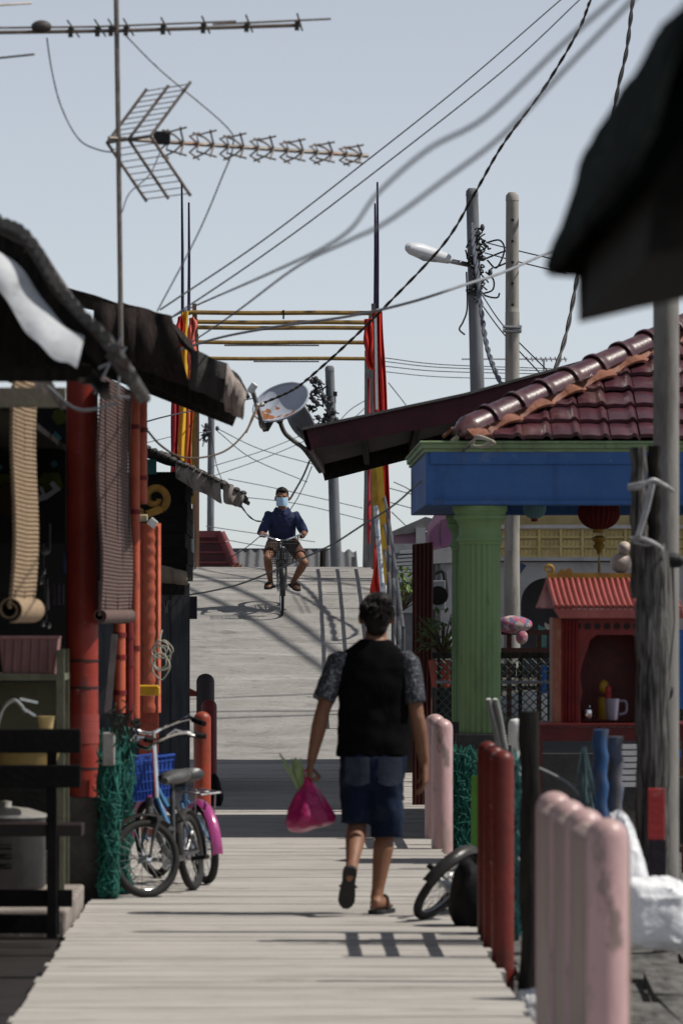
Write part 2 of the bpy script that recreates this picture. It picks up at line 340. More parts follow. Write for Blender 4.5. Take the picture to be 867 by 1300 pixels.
# ---------------------------------------------------------------- bicycles
def bicycle(name, label, loc, rotz, Rw, L, fm, fdm, bm_=None, steer=0, lean=0, tilt=0, seat_h=.85, bar_h=.98, barw=.25, group='bicycles', rack=True, saddle_m=None, child=False, rimm=None):
    root = thing(name, label, 'bicycle', loc, group); root.rotation_euler = (R(tilt), R(lean), R(rotz))
    k = Rw/.33; tw = .019 if not child else .024
    S = Matrix.Rotation(R(steer), 3, 'Z'); pv = V((0, L-.05, 0))
    def fr(mb): return mb.rot(S, pv)
    def wheel(hub, steered):
        rim = MB(); c = V(hub); n = 36
        ring = lambda r: [c+V((0, r*math.cos(2*PI*i/n), r*math.sin(2*PI*i/n))) for i in range(n)]
        rim.tube(ring(Rw-.038), .011, 6, closed=True)
        rim.tube([c-V((.045,0,0)), c+V((.045,0,0))], .018, 10)
        for i in range(24):
            a = 2*PI*i/24; sx = .02 if i % 2 else -.02
            rim.tube([c+V((sx,.015*math.cos(a+.5),.015*math.sin(a+.5))), c+V((0,(Rw-.04)*math.cos(a),(Rw-.04)*math.sin(a)))], .0016, 4, cap=False)
        ty = MB().tube(ring(Rw-tw), tw, 10, closed=True)
        if steered: fr(rim); fr(ty)
        wob = rim.build('wheel', rimm or chrome, root_l, smooth=True); ty.build('tyre', rubber, wob, smooth=True)
    root_l = root
    _b = MB.build
    # parts are written in the bicycle's own frame (rear tyre contact at the origin, heading +y)
    root.location = (0,0,0)
    rear = V((0,0,Rw)); front = V((0,L,Rw)); bb = V((0,.43*L,Rw*.88)); st = V((0,.25*L,seat_h-.07))
    hb = V((0,L-.10*k-.02,Rw+.36*k)); ht = hb+V((0,-.035,.13*k))
    wheel(rear, False); wheel(front, True)
    f = MB(); f.tube([bb, st], .015, 10); f.tube(spline([hb+V((0,0,.03)), bb.lerp(hb,.5)+V((0,0,-.05)), bb], 6), .019, 10)
    f.tube(spline([ht-V((0,0,.03)), (bb+ht)/2+V((0,-.02,.02)), bb.lerp(st,.42)], 6), .016, 10); f.tube([hb, ht], .021, 10)
    for sx in (-.05,.05):
        f.tube([rear+V((sx,0,0)), bb+V((sx*.5,0,0))], .009, 8); f.tube([rear+V((sx,0,0)), bb.lerp(st,.75)+V((sx*.4,0,0))], .008, 8)
    f.build('frame', fm, root, smooth=True)
    fk = MB()
    for sx in (-.055,.055): fk.tube(spline([front+V((sx,0,0)), front+V((sx,-.05*k,.16*k)), hb+V((sx,0,-.03))], 5), [.008]*5+[.012]*6, 8)
    fk.beam(hb+V((-.065,0,-.03)), hb+V((.065,0,-.03)), .035, .03)
    fr(fk).build('fork', fm, root, smooth=True)
    stem = ht+V((0,-.02,bar_h-ht.z-.06))
    h = MB(); h.tube([ht, stem], .012, 8)
    pts = spline([stem+V((-barw,-.17,.03)), stem+V((-barw+.02,-.04,.055)), stem+V((-.10,.05,.02)), stem+V((0,.035,-.01)), stem+V((.10,.05,.02)), stem+V((barw-.02,-.04,.055)), stem+V((barw,-.17,.03))], 5)
    h.tube(pts, .011, 8)
    for sx in (-1,1): h.tube([stem+V((sx*(barw-.04),.03,.045)), stem+V((sx*(barw-.015),-.02,.075)), stem+V((sx*barw*1.06,-.12,.03))], .006, 6)
    hbo = fr(h).build('handlebar', chrome, root, smooth=True)
    for sx in (-1,1):
        fr(MB().tube([stem+V((sx*barw,-.20,.02)), stem+V((sx*(barw-.012),-.08,.047))], .017, 10)).build('grip', black_paint, hbo, smooth=True)
    sd = MB(); sd.loft([(st+V((0,-.13,.065)),(.03,0,0),(0,0,.02)), (st+V((0,-.10,.068)),(.095,0,0),(0,0,.042)), (st+V((0,-.02,.065)),(.088,0,0),(0,0,.042)), (st+V((0,.06,.06)),(.042,0,0),(0,0,.032)), (st+V((0,.14,.05)),(.02,0,0),(0,0,.018))], 16)
    sd.tube([st-V((0,0,.02)), st+V((0,0,.05))], .011, 8)
    sd.build('saddle', saddle_m or mat('saddle_vinyl', (.05,.05,.052), (.10,.10,.10), 10, .38), root, smooth=True)
    def fender(c, a0, a1, steered):
        m = MB(); 
        def fn(u, v):
            a = R(a0+(a1-a0)*v); rr = Rw+.022+.006*math.cos((u-.5)*PI); return c+V(((u-.5)*.062, rr*math.cos(a), rr*math.sin(a)-.008*(abs(u-.5)*2)**2))
        m.grid(fn, 6, 22, .003)
        if steered: fr(m)
        m.build('mudguard', fdm, root, smooth=True)
    fender(rear, 28, 190, False); fender(front, -5, 140, True)
    cr = MB(); cr.lathe([(.085*k,-.004),(.085*k,.004)], bb+V((.05,0,0)), 24, Matrix.Rotation(R(90),3,'Y'))
    cl = .155*k
    cr.tube([bb+V((-.07,0,0)), bb+V((.07,0,0))], .016, 8)
    cr.beam(bb+V((.075,0,0)), bb+V((.075,cl,.01)), .018, .022); cr.beam(bb+V((-.075,0,0)), bb+V((-.075,-cl,-.01)), .018, .022)
    crk = cr.build('crankset', steel, root, smooth=True)
    for sx, sy in ((.125,cl),(-.125,-cl)):
        MB().box(sx-.045, sx+.045, bb.y+sy-.04, bb.y+sy+.04, bb.z-.012+(.01 if sy>0 else -.01), bb.z+.012+(.01 if sy>0 else -.01)).build('pedal', black_paint, crk, bevel=.004)
    ch = MB(); 
    for dz in (-.06,.06): ch.tube([rear+V((.05,0,dz*.55)), bb+V((.05,0,dz*k))], .006, 6)
    ch.build('chain', steel, root)
    if rack:
        r = MB(); zz = 2*Rw+.07
        for sx in (-.06,0,.06): r.tube([V((sx,-.24,zz)), V((sx,.16,zz+.01))], .006, 6)
        for yy in (-.24,-.05,.16): r.tube([V((-.06,yy,zz)), V((.06,yy,zz))], .006, 6)
        for sx in (-.06,.06): r.tube([V((sx,-.14,zz)), rear+V((sx,-.01,0))], .005, 6)
        r.build('carrier', steel, root)
    if bm_:
        b = MB(); z0 = hb.z-.02; z1 = z0+.25; yb = hb.y+.07
        for i in range(13):
            u = -1+2*i/12
            for yy, y2 in ((yb, yb-.015), (yb+.21, yb+.25)):
                b.tube([V((u*.13,yy,z0)), V((u*.175,y2,z1))], .0035, 4)
        for i in range(9):
            t = i/8
            for sx in (-1,1): b.tube([V((sx*.13,yb+.21*t,z0)), V((sx*.175,yb-.015+.265*t,z1))], .0035, 4)
        for t in (0,.22,.44,.66,.88,1):
            hw = .13+.045*t; y0_ = yb-.015*t; y1_ = yb+.21+.04*t; z = z0+(z1-z0)*t
            b.tube([V((-hw,y0_,z)),V((hw,y0_,z)),V((hw,y1_,z)),V((-hw,y1_,z))], .004 if t < 1 else .008, 5, closed=True)
        for i in range(11): b.tube([V((-.13+.026*i,yb,z0)), V((-.13+.026*i,yb+.21,z0))], .0035, 4)
        fr(b).build('basket', bm_, root)
        if bm_.name == 'basket_blue':
            ins = MB()
            for a in ((-1,0),(1,0)): pass
            q = [V((-.128,yb+.004,z0+.01)),V((.128,yb+.004,z0+.01)),V((.17,yb-.01,z1-.02)),V((-.17,yb-.01,z1-.02))]
            ins.add(q+[p+V((0,.2,0)) for p in q[:2]]+[p+V((0,.25,0)) for p in q[2:]], [(0,1,2,3),(4,5,6,7),(0,4,7,3),(1,5,6,2),(0,1,5,4)])
            fr(ins).build('basket_liner', bm_, root)
    root.location = loc
    return root
frame_black = mat('frame_black', (.02,.02,.022), (.03,.03,.03), 9, .35, coat=.4)
frame_silver = mat('frame_silver', (.30,.31,.32), (.22,.22,.22), 9, .35, metal=.5)
frame_blue = mat('frame_blue', (.06,.20,.38), (.04,.13,.26), 6, .3, coat=.5)
fender_pink = mat('mudguard_pink', (.42,.06,.24), (.32,.045,.18), 4, .28, coat=.6)
fender_black = mat('mudguard_black', (.022,.02,.02), (.04,.035,.03), 9, .35)
basket_blue = mat('basket_blue', (.035,.10,.44), (.025,.07,.32), 6, .45)
basket_black = mat('basket_black', (.02,.02,.02), (.03,.03,.03), 6, .5)
# ridden down the bridge towards the camera
bicycle('bicycle', 'black bicycle with front basket ridden down the bridge by masked man', (.075, 71.04, 1.685), 180, .33, 1.05, frame_black, fender_black, basket_black, steer=2, tilt=-8.2, seat_h=.83, bar_h=.98, rack=False, group='bicycles')
bicycle('bicycle', 'small black and silver bicycle leaning beside green net, front wheel turned', (-.465, 32.5, 0), 180-15, .222, .80, mat('frame_dark',(.045,.045,.05),(.09,.09,.09),9,.35,metal=.4), fender_black, None, steer=-42, lean=7, seat_h=.66, bar_h=.90, barw=.23, child=True, rack=False)
bicycle('bicycle', 'pink and blue bicycle with blue front basket, parked behind the small bicycle', (-.40, 33.25, 0), 19, .235, .92, frame_blue, fender_pink, basket_blue, steer=8, lean=-6, seat_h=.64, bar_h=.94, barw=.24, child=True)
bicycle('bicycle', 'black bicycle tipped over against the red rail posts', (.785, 29.42, 0.01), 180-8, .225, .85, frame_black, fender_black, None, steer=-15, lean=-40, rimm=steel, seat_h=.66, bar_h=.86, barw=.2, child=True, rack=False).location = (.86, 30.27, .0)

# ---------------------------------------------------------------- people
skin = mat('skin', (.245,.118,.068), (.19,.088,.052), 9, .55, bump=.08)
hair_m = mat('hair', (.007,.0055,.005), (.014,.010,.009), 60, .6, stretch=(1,1,.25), spec=.2, bump=.25, fine=120)
tee_black = mat('tee_black', (.0045,.0045,.005), (.007,.007,.008), 12, .95, bump=.3, fine=90, spec=.02)
sleeve_m = mat('tee_sleeve_pattern', (.036,.038,.046), (.22,.23,.255), 85, .85, bump=.2, ramp=(.53,.62), spec=.1)
denim = mat('denim', (.009,.015,.036), (.034,.046,.078), 4.5, .9, bump=.5, fine=150, ramp=(.52,.72), spec=.1)
slipper_m = mat('black_slipper', (.010,.010,.011), (.02,.019,.018), 20, .7)
def hand(mb, w, d, n, s, curl, sc_=1.0, fr=.0082):
    # wrist w, finger direction d, palm normal n (fingers close that way), thumb side s
    w = V(w); d = V(d).normalized(); n = V(n); n = (n-d*n.dot(d)).normalized(); s = V(s); s = (s-d*s.dot(d)-n*s.dot(n)).normalized()
    q = sc_
    mb.loft([(w, s*.026*q, n*.019*q), (w+d*.03*q, s*.037*q, n*.017*q), (w+d*.07*q, s*.043*q, n*.015*q), (w+d*.092*q, s*.040*q, n*.012*q)], 14)
    for i, (off, ln) in enumerate(((.031,.074),(.0105,.083),(-.0105,.077),(-.030,.060))):
        p = w+d*.083*q+s*off*q; a = 0
        for k, fl in enumerate((.45,.31,.24)):
            a += R(curl*(.75 if k == 0 else 1)+i*3)
            v = d*math.cos(a)+n*math.sin(a)+s*off*.9*(1 if curl < 40 else .1); v.normalize()
            e = p+v*ln*fl*q; mb.capsule(p, e, (fr-.0006*k)*q, (fr-.0006*(k+1))*q, 8); p = e
    p = w+d*.022*q+s*.026*q; v = (d*.62+s*.62+n*.38).normalized(); e = p+v*.042*q; mb.capsule(p, e, .0125*q, .0105*q, 8)
    v = (d*.85+s*.15+n*(.35+curl/110)).normalized(); e2 = e+v*.034*q; mb.capsule(e, e2, .0102*q, .0092*q, 8); v = (d*.8-s*.05+n*(.5+curl/90)).normalized(); mb.capsule(e2, e2+v*.026*q, .0092*q, .0075*q, 8)

def arm(mb, sh, el, wr, k=1.0):
    sh = V(sh); el = V(el); wr = V(wr)
    mb.capsule(sh, sh.lerp(el,.45), .054*k, .049*k); mb.capsule(sh.lerp(el,.45), el, .049*k, .038*k)
    mb.capsule(el, el.lerp(wr,.3), .039*k, .042*k); mb.capsule(el.lerp(wr,.3), wr, .042*k, .026*k)
def leg(mb, hp, kn, an, k=1.0, back=(0,-1,0)):
    hp = V(hp); kn = V(kn); an = V(an); b = V(back)
    mb.capsule(hp, kn, .086*k, .055*k); mb.capsule(kn, kn.lerp(an,.3)+b*.018, .052*k, .057*k); mb.capsule(kn.lerp(an,.3)+b*.018, an.lerp(kn,.12), .057*k, .034*k); mb.capsule(an.lerp(kn,.15), an, .034*k, .036*k)

# --- man walking away
wr_ = thing('person', 'man in black t-shirt and denim shorts walking away with pink plastic bag', 'person', (.53, 30.0, 0), 'people')
b = MB()
b.loft([((.515,30,.80),(.165,0,0),(0,.11,0)), ((.512,30,.92),(.155,0,0),(0,.10,0)), ((.512,30.01,1.1),(.155,0,0),(0,.10,0)), ((.512,30.02,1.25),(.175,0,0),(0,.11,0)), ((.515,30.02,1.34),(.17,0,0),(0,.09,0)), ((.52,30.02,1.40),(.10,0,0),(0,.07,0)), ((.525,30.03,1.45),(.06,0,0),(0,.062,0))], 20)
b.capsule((.525,30.03,1.40), (.532,30.05,1.52), .06, .056)
b.ell((.533,30.06,1.585), (.078,.097,.102)); b.ell((.533,30.10,1.53), (.062,.072,.075)); b.capsule((.533,30.155,1.555),(.533,30.17,1.53),.012,.016)
for sx in (-1,1): b.ell((.533+sx*.083,30.06,1.56), (.016,.022,.036), Matrix.Rotation(sx*.3,3,'Z'), 10, 8)
arm(b, (.335,30.02,1.335), (.245,29.98,1.06), (.19,29.99,.815)); arm(b, (.69,30.02,1.33), (.745,29.99,1.035), (.785,30.05,.795))
hand(b, (.188,29.99,.815), (-.12,.05,-1), (1,.1,.0), (0,1,0), 62, 1.05)
hand(b, (.786,30.05,.79), (.02,.12,-1), (-1,.2,0), (-.3,1,0), 17, 1.12)
leg(b, (.44,30,.82), (.432,30.07,.475), (.395,29.73,.245), .96); leg(b, (.585,30,.80), (.582,30.06,.455), (.532,29.98,.085), .97)
# raised trailing foot, toes down
Hh = V((.388,29.70,.235)); Tt = V((.366,29.815,.055))
b.loft([(Hh+V((0,.035,.03)),(.022,0,0),(0,.025,.02)), (Hh+V((0,.03,-.01)),(.032,0,0),(0,.035,.02)), (Hh.lerp(Tt,.5)+V((0,.03,.02)),(.036,0,0),(0,.03,.02)), (Tt+V((0,.02,.02)),(.042,0,0),(0,.015,.012)), (Tt+V((0,.018,.0)),(.03,0,0),(0,.008,.008))], 14)
fd = V((.30,.95,0)).normalized(); fs = V((.95,-.30,0)).normalized(); hb0 = V((.527,29.945,.024))
b.loft([(hb0-fd*.025+V((0,0,.03)), fs*.018, V((0,0,.026))), (hb0+V((0,0,.034)), fs*.034, V((0,0,.034))), (hb0+fd*.10+V((0,0,.034)), fs*.036, V((0,0,.036))), (hb0+fd*.18+V((0,0,.016)), fs*.044, V((0,0,.017))), (hb0+fd*.225+V((0,0,.012)), fs*.030, V((0,0,.010)))], 14)
b.build('body', skin, wr_, remesh=.0065, sm=4)
hr = MB(); hr.ell((.533,30.052,1.60), (.088,.106,.098)); hr.ell((.533,30.012,1.56), (.073,.068,.085)); hr.ell((.533,30.0,1.51), (.056,.045,.05)); hr.ell((.55,30.03,1.645), (.065,.08,.055))
for i in range(420):
    a = rnd.uniform(0,2*PI); t = rnd.uniform(0,.62)*PI; nrm = V((math.sin(t)*math.cos(a), math.sin(t)*math.sin(a)-.25, math.cos(t))); q = V((.533+.085*nrm.x, 30.045+.1*nrm.y, 1.60+.097*nrm.z))
    if q.z < 1.53 and q.y > 30.06: continue
    tipd = (nrm*.22+V((rnd.uniform(-.3,.3), rnd.uniform(-.3,.1), rnd.uniform(-1.2,-.5)))).normalized()
    hr.tube([q-nrm*.008, q+nrm*.003+tipd*.010, q+nrm*.002+tipd*.026], [.006,.0045,.001], 4)
hr.build('hair', hair_m, wr_, smooth=True)
ts = MB()
ts.loft([((.508,30,.832),(.192,0,0),(0,.128,0)), ((.51,30,.95),(.186,0,0),(0,.122,0)), ((.512,30.01,1.1),(.184,0,0),(0,.120,0)), ((.512,30.02,1.22),(.197,0,0),(0,.128,0)), ((.515,30.02,1.30),(.208,0,0),(0,.122,0)), ((.517,30.02,1.355),(.196,0,0),(0,.105,0)), ((.522,30.02,1.405),(.125,0,0),(0,.088,0)), ((.525,30.025,1.445),(.078,0,0),(0,.075,0))], 40, .85)
ts.build('tee_shirt', tee_black, wr_, remesh=.009, sm=3, disp=.013, dfreq=7)
for a, c, s0 in (((.335,30.02,1.335),(.248,29.985,1.128),1), ((.695,30.02,1.335),(.735,29.99,1.108),-1)):
    a = V(a); c = V(c); d_ = (c-a).normalized(); u = V((1,0,0)); u = (u-d_*u.dot(d_)).normalized(); w_ = d_.cross(u)
    m = MB().loft([(a-d_*.045+u*.02*s0, u*.045, w_*.07), (a, u*.066, w_*.088), (a.lerp(c,.5), u*.062, w_*.086), (c, u*.060, w_*.080)], 28)
    m.build('sleeve', sleeve_m, wr_, remesh=.007, sm=2, disp=.006, dfreq=11)
sh = MB()
sh.loft([((.512,30,.90),(.17,0,0),(0,.112,0)), ((.513,29.99,.82),(.178,0,0),(0,.128,0)), ((.513,30,.72),(.172,0,0),(0,.12,0)), ((.513,30.01,.66),(.150,0,0),(0,.10,0))], 28)
sh.loft([((.437,30,.80),(.10,0,0),(0,.118,0)), ((.432,30.03,.64),(.092,0,0),(0,.108,0)), ((.427,30.05,.475),(.084,0,0),(0,.098,0))], 24)
sh.loft([((.587,30,.80),(.10,0,0),(0,.118,0)), ((.587,30.02,.62),(.090,0,0),(0,.106,0)), ((.586,30.04,.405),(.083,0,0),(0,.096,0))], 24)
sh.build('shorts', denim, wr_, remesh=.008, sm=2, disp=.015, dfreq=9)
for cx in (.43,.60):
    pk = MB().grid(lambda u, v, cx=cx: (cx+(u-.5)*.125, 29.868-.006*math.sin(u*PI)+abs(cx+(u-.5)*.125-.513)**2*.9, .83-v*.135-.018*math.sin(u*PI)*v), 8, 6, .006)
    pk.build('back_pocket', mat('denim_faded', (.034,.045,.07), (.012,.019,.04), 9, .85, bump=.5, fine=150), wr_)
dv = (Tt-Hh).normalized(); nn = V((0,-.85,-.45)); nn = (nn-dv*nn.dot(dv)).normalized(); sv = dv.cross(nn)
def sole(mb, pts, nrm, th):
    out = [p for p in pts]; mb.prism(out, nrm*th)
def sole_outline(h, t, s, w0):
    L_ = (t-h).length; d_ = (t-h).normalized(); o = []
    for u, ww in ((0,.35),(.04,.72),(.15,.86),(.4,.78),(.65,.98),(.82,1),(.93,.74),(1,.3)): o.append(h+d_*L_*u+s*w0*ww)
    for u, ww in ((1,.3),(.93,.74),(.82,1),(.65,.98),(.4,.78),(.15,.86),(.04,.72),(0,.35)): o.append(h+d_*L_*u-s*w0*ww)
    return o
m = MB(); sole(m, sole_outline(Hh+V((.002,-.005,.035)), Tt+V((0,0,-.008)), sv, .044), nn, .02)
m.tube(spline([Hh.lerp(Tt,.45)+sv*.045, Hh.lerp(Tt,.5)-nn*.055, Hh.lerp(Tt,.8)-nn*.03, Hh.lerp(Tt,.5)-nn*.055-sv*.02, Hh.lerp(Tt,.45)-sv*.045],5), .006, 6)
m.build('slipper', slipper_m, wr_, bevel=.004)
m = MB(); sole(m, sole_outline(hb0-fd*.035+V((0,0,-.022)), hb0+fd*.245+V((0,0,-.022)), fs, .05), V((0,0,1)), .022)
for sx in (-1,1): m.tube(spline([hb0+fd*.07+fs*.048*sx, hb0+fd*.10+fs*.034*sx+V((0,0,.06)), hb0+fd*.14+V((0,0,.07)), hb0+fd*.19+V((0,0,.045))],5), .009, 6)
m.build('slipper', slipper_m, wr_, bevel=.004)

# --- plastic bag and its leeks
bag = MB(); prof = [(.72,.012,.010),(.695,.022,.02),(.66,.050,.045),(.61,.082,.075),(.55,.112,.10),(.50,.126,.115),(.468,.122,.11),(.452,.10,.09),(.447,.05,.05)]
n = 44; vs = []
for i, (z, rx, ry) in enumerate(prof):
    for j in range(n):
        a = 2*PI*j/n; f = 1+.07*math.sin(a*7+i*.25)*(1 if i < 6 else .6)+.06*math.sin(a*3+1.2)
        cx = .170+(.72-z)*.03
        zz = z-(.02*math.cos(a-2.6) if i > 4 else 0)
        vs.append((cx+rx*f*math.cos(a), 29.99+ry*f*math.sin(a), zz))
bag.add(vs, [(i*n+j, i*n+(j+1) % n, (i+1)*n+(j+1) % n, (i+1)*n+j) for i in range(len(prof)-1) for j in range(n)]+[tuple((len(prof)-1)*n+j for j in range(n))])
for sx in (-1,1): bag.tube(spline([(.170+sx*.012,29.99,.71),(.168+sx*.02,29.995,.745),(.172,29.99+.0,.765)],5), .007, 6)
pb = bag.build('plastic_bag', mat('pink_plastic', (.74,.022,.23), (.58,.015,.16), 7, .3, spec=.5, trans=.5, bump=.9, fine=17, bdist=.035), smooth=True, ang=80)
tag(pb, 'tied pink plastic bag of groceries hanging from the walking man\'s hand', 'bag')
m = MB(); m.ell((.15,29.99,.53),(.065,.06,.06)); m.ell((.225,29.98,.51),(.05,.055,.05)); m.ell((.185,30.0,.585),(.05,.05,.05)); m.ell((.135,30.0,.49),(.04,.05,.03)); 
m.build('groceries', mat('grocery_dark', (.09,.02,.03), (.03,.012,.014), 12, .7), pb, smooth=True)
lk = MB()
for i in range(9):
    t = (i-4)/4; base = V((.150+.01*t, 29.99+rnd.uniform(-.012,.012), .63)); tip = V((.075+.055*t+rnd.uniform(-.01,.01), 29.98+rnd.uniform(-.04,.04), .83+rnd.uniform(-.04,.03)))
    mid = base.lerp(tip,.55)+V((-.006,0,.012)); pts = spline([base, mid, tip], 5); wv = V((.012,.004,0))
    lk.loft([(p, wv*(1.0 if k < 7 else .7-.06*k+.3), V((0,.003,0))) for k, p in enumerate(pts)], 6)
tag(lk.build('leek_bunch', mat('leek_green', (.13,.22,.05), (.36,.42,.24), 9, .5, stretch=(1,1,.3)), smooth=True), 'bunch of green leeks sticking out of the pink bag', 'leeks')

# --- masked cyclist
cy = thing('person', 'man in navy polo shirt and blue face mask riding a bicycle downhill', 'person', (.08, 70.7, 1.62), 'people')
b = MB()
b.loft([((.085,70.72,2.44),(.15,0,0),(0,.11,0)), ((.082,70.68,2.56),(.14,0,0),(0,.10,.02)), ((.08,70.62,2.70),(.155,0,0),(0,.105,.03)), ((.08,70.58,2.79),(.165,0,0),(0,.09,.03)), ((.08,70.56,2.85),(.07,0,0),(0,.065,.02))], 20)
b.capsule((.08,70.56,2.82), (.08,70.51,2.93), .058, .055)
b.ell((.08,70.50,3.015), (.076,.095,.10)); b.ell((.08,70.465,2.96), (.062,.068,.075)); b.capsule((.08,70.405,3.0),(.08,70.385,2.968),.010,.016)
for sx in (-1,1): b.ell((.08+sx*.082,70.51,2.985), (.014,.02,.034), None, 10, 8); b.ell((.08+sx*.03,70.408,3.018),(.022,.012,.008),None,8,6)
arm(b, (-.085,70.60,2.775), (-.175,70.49,2.55), (-.155,70.30,2.545), .95); arm(b, (.245,70.60,2.775), (.355,70.49,2.56), (.335,70.30,2.535), .95)
hand(b, (-.155,70.305,2.553), (.05,-1,-.05), (0,-.2,-1), (1,0,0), 72, 1.0); hand(b, (.333,70.305,2.543), (-.05,-1,-.05), (0,-.2,-1), (-1,0,0), 72, 1.0)
leg(b, (.0,70.69,2.47), (-.10,70.28,2.245), (-.062,70.52,1.945), .95, (0,.6,0)); leg(b, (.17,70.69,2.47), (.355,70.33,2.19), (.215,70.68,1.955), .95, (0,.6,0))
b.loft([(V((-.062,70.56,1.92)),(.026,0,0),(0,0,.03)),(V((-.067,70.47,1.915)),(.036,0,0),(0,0,.034)),(V((-.085,70.38,1.90)),(.042,0,0),(0,0,.02)),(V((-.098,70.33,1.89)),(.03,0,0),(0,0,.012))],12)
b.loft([(V((.205,70.73,1.935)),(.026,0,0),(0,0,.03)),(V((.222,70.64,1.92)),(.036,0,0),(0,0,.034)),(V((.255,70.55,1.885)),(.042,0,0),(0,0,.02)),(V((.275,70.51,1.865)),(.03,0,0),(0,0,.012))],12)
b.build('body', skin, cy, remesh=.0075, sm=3)
h = MB(); h.ell((.08,70.515,3.045), (.082,.098,.088)); h.ell((.08,70.545,3.0), (.077,.075,.08)); h.ell((.08,70.45,3.085),(.055,.055,.032))
h.build('hair', hair_m, cy, remesh=.007, sm=2, disp=.008, dfreq=40)
mk = MB().grid(lambda u, v: (.08+.071*math.sin((u-.5)*2.7), 70.478-.098*math.cos((u-.5)*2.5)-.02*math.exp(-((u-.5)/.16)**2)*(1-v*.3)+.02*v*v, 3.003-v*.105-.006*math.cos((u-.5)*PI)), 14, 9, .004)
mk.build('face_mask', mat('mask_blue', (.42,.62,.80), (.36,.55,.74), 14, .8, stretch=(1,1,6)), cy, smooth=True)
for sx in (-1,1): MB().ell((.08+sx*.031,70.402,3.016),(.012,.008,.0055),None,10,8).build('eye', mat('eye_dark',(.02,.015,.012),(.03,.02,.02),5,.3), cy, smooth=True)
navy = mat('navy_shirt', (.015,.021,.062), (.022,.03,.085), 8, .85, bump=.4, fine=90)
s_ = MB()
s_.loft([((.085,70.72,2.42),(.17,0,0),(0,.13,0)), ((.082,70.68,2.54),(.166,0,0),(0,.13,.02)), ((.08,70.62,2.68),(.175,0,0),(0,.128,.03)), ((.08,70.585,2.77),(.178,0,0),(0,.105,.03)), ((.08,70.565,2.83),(.115,0,0),(0,.085,.02)), ((.08,70.555,2.865),(.078,0,0),(0,.075,.015))], 36, .85)
for a, c in (((-.08,70.60,2.785),(-.175,70.485,2.555)), ((.24,70.60,2.785),(.355,70.485,2.565))):
    a = V(a); c = V(c); d_ = (c-a).normalized(); u, w_ = frame_of(d_, V((0,1,0)))
    s_.loft([(a-d_*.03, u*.05, w_*.05), (a, u*.061, w_*.061), (a.lerp(c,.5), u*.060, w_*.062), (c+d_*.01, u*.058, w_*.060)], 20)
s_.build('polo_shirt', navy, cy, remesh=.009, sm=2, disp=.010, dfreq=12)
cl = MB()
for sx in (-1,1): cl.prism([(.08+sx*.07,70.53,2.885),(.08+sx*.105,70.50,2.845),(.08+sx*.05,70.445,2.775),(.08+sx*.012,70.455,2.80),(.08+sx*.045,70.48,2.85)], (0,.012,.006))
cl.build('collar', navy, cy)
so_ = MB(); so_.loft([((.085,70.71,2.50),(.16,0,0),(0,.12,0)),((.085,70.70,2.40),(.165,0,0),(0,.13,0))],24)
for a, c in (((.0,70.70,2.47),(-.075,70.38,2.31)), ((.17,70.70,2.47),(.30,70.44,2.28))):
    a = V(a); c = V(c); d_ = (c-a).normalized(); u, w_ = frame_of(d_); so_.loft([(a-d_*.04,u*.095,w_*.09),(a,u*.1,w_*.095),(c,u*.083,w_*.082)],20)
so_.build('shorts', mat('brown_shorts', (.055,.03,.022), (.09,.045,.03), 12, .85), cy, remesh=.01, sm=2, disp=.006)
for h0, t0 in ((V((-.058,70.585,1.885)), V((-.104,70.315,1.858))), (V((.20,70.755,1.90)), V((.283,70.495,1.838)))):
    m = MB(); d_ = (t0-h0).normalized(); s1 = d_.cross(V((0,0,1))).normalized(); n1 = s1.cross(d_)
    sole(m, sole_outline(h0, t0, s1, .048), n1, .02)
    for u in (.35,.62): 
        c = h0.lerp(t0,u); m.tube(spline([c-s1*.046+n1*.012, c-s1*.03+n1*.062, c+s1*.03+n1*.062, c+s1*.046+n1*.012],5), .014, 6)
    m.build('sandal', slipper_m, cy, smooth=True)
# ================================================================ left side of the path
old_tin = mat('old_tin', (.15,.145,.14), (.055,.052,.05), 4, .8, metal=.1, bump=.6, fine=25, dirt=(.10,.05,.03), dscale=4, dramp=(.55,.7))
zinc = mat('zinc_flashing', (.58,.60,.63), (.40,.42,.45), 4, .7, metal=0, dirt=(.13,.12,.11), dscale=5, dramp=(.52,.72), bump=.4, fine=14)
rust_board = mat('rusted_sheet', (.030,.022,.020), (.014,.011,.010), 4, .9, stretch=(6,6,1), bump=.7, fine=12, dirt=(.085,.06,.05), dscale=3, dramp=(.55,.75), spec=.12)
pale_board = mat('bleached_board', (.34,.29,.265), (.17,.145,.13), 4, .9, stretch=(3,3,1), bump=.6, fine=16, dirt=(.06,.05,.045), dscale=4)

def rake_roof(root, name, pts, d0, d1, m, th=.02, rough=.012, lift=0, seed=0, n=6):
    ps = spline([P(x, y, d0) for x, y in pts], n); k = len(ps)-1
    def fn(u, v):
        i = min(int(u*k), k-1); q = ps[i].lerp(ps[i+1], u*k-i); q = q+V((0,(d1-d0)*v, lift*v))
        return q+noise.noise_vector(q*5+V((seed,0,0)))*rough
    return MB().grid(fn, k*2, 8, th).build(name, m, root, smooth=True)
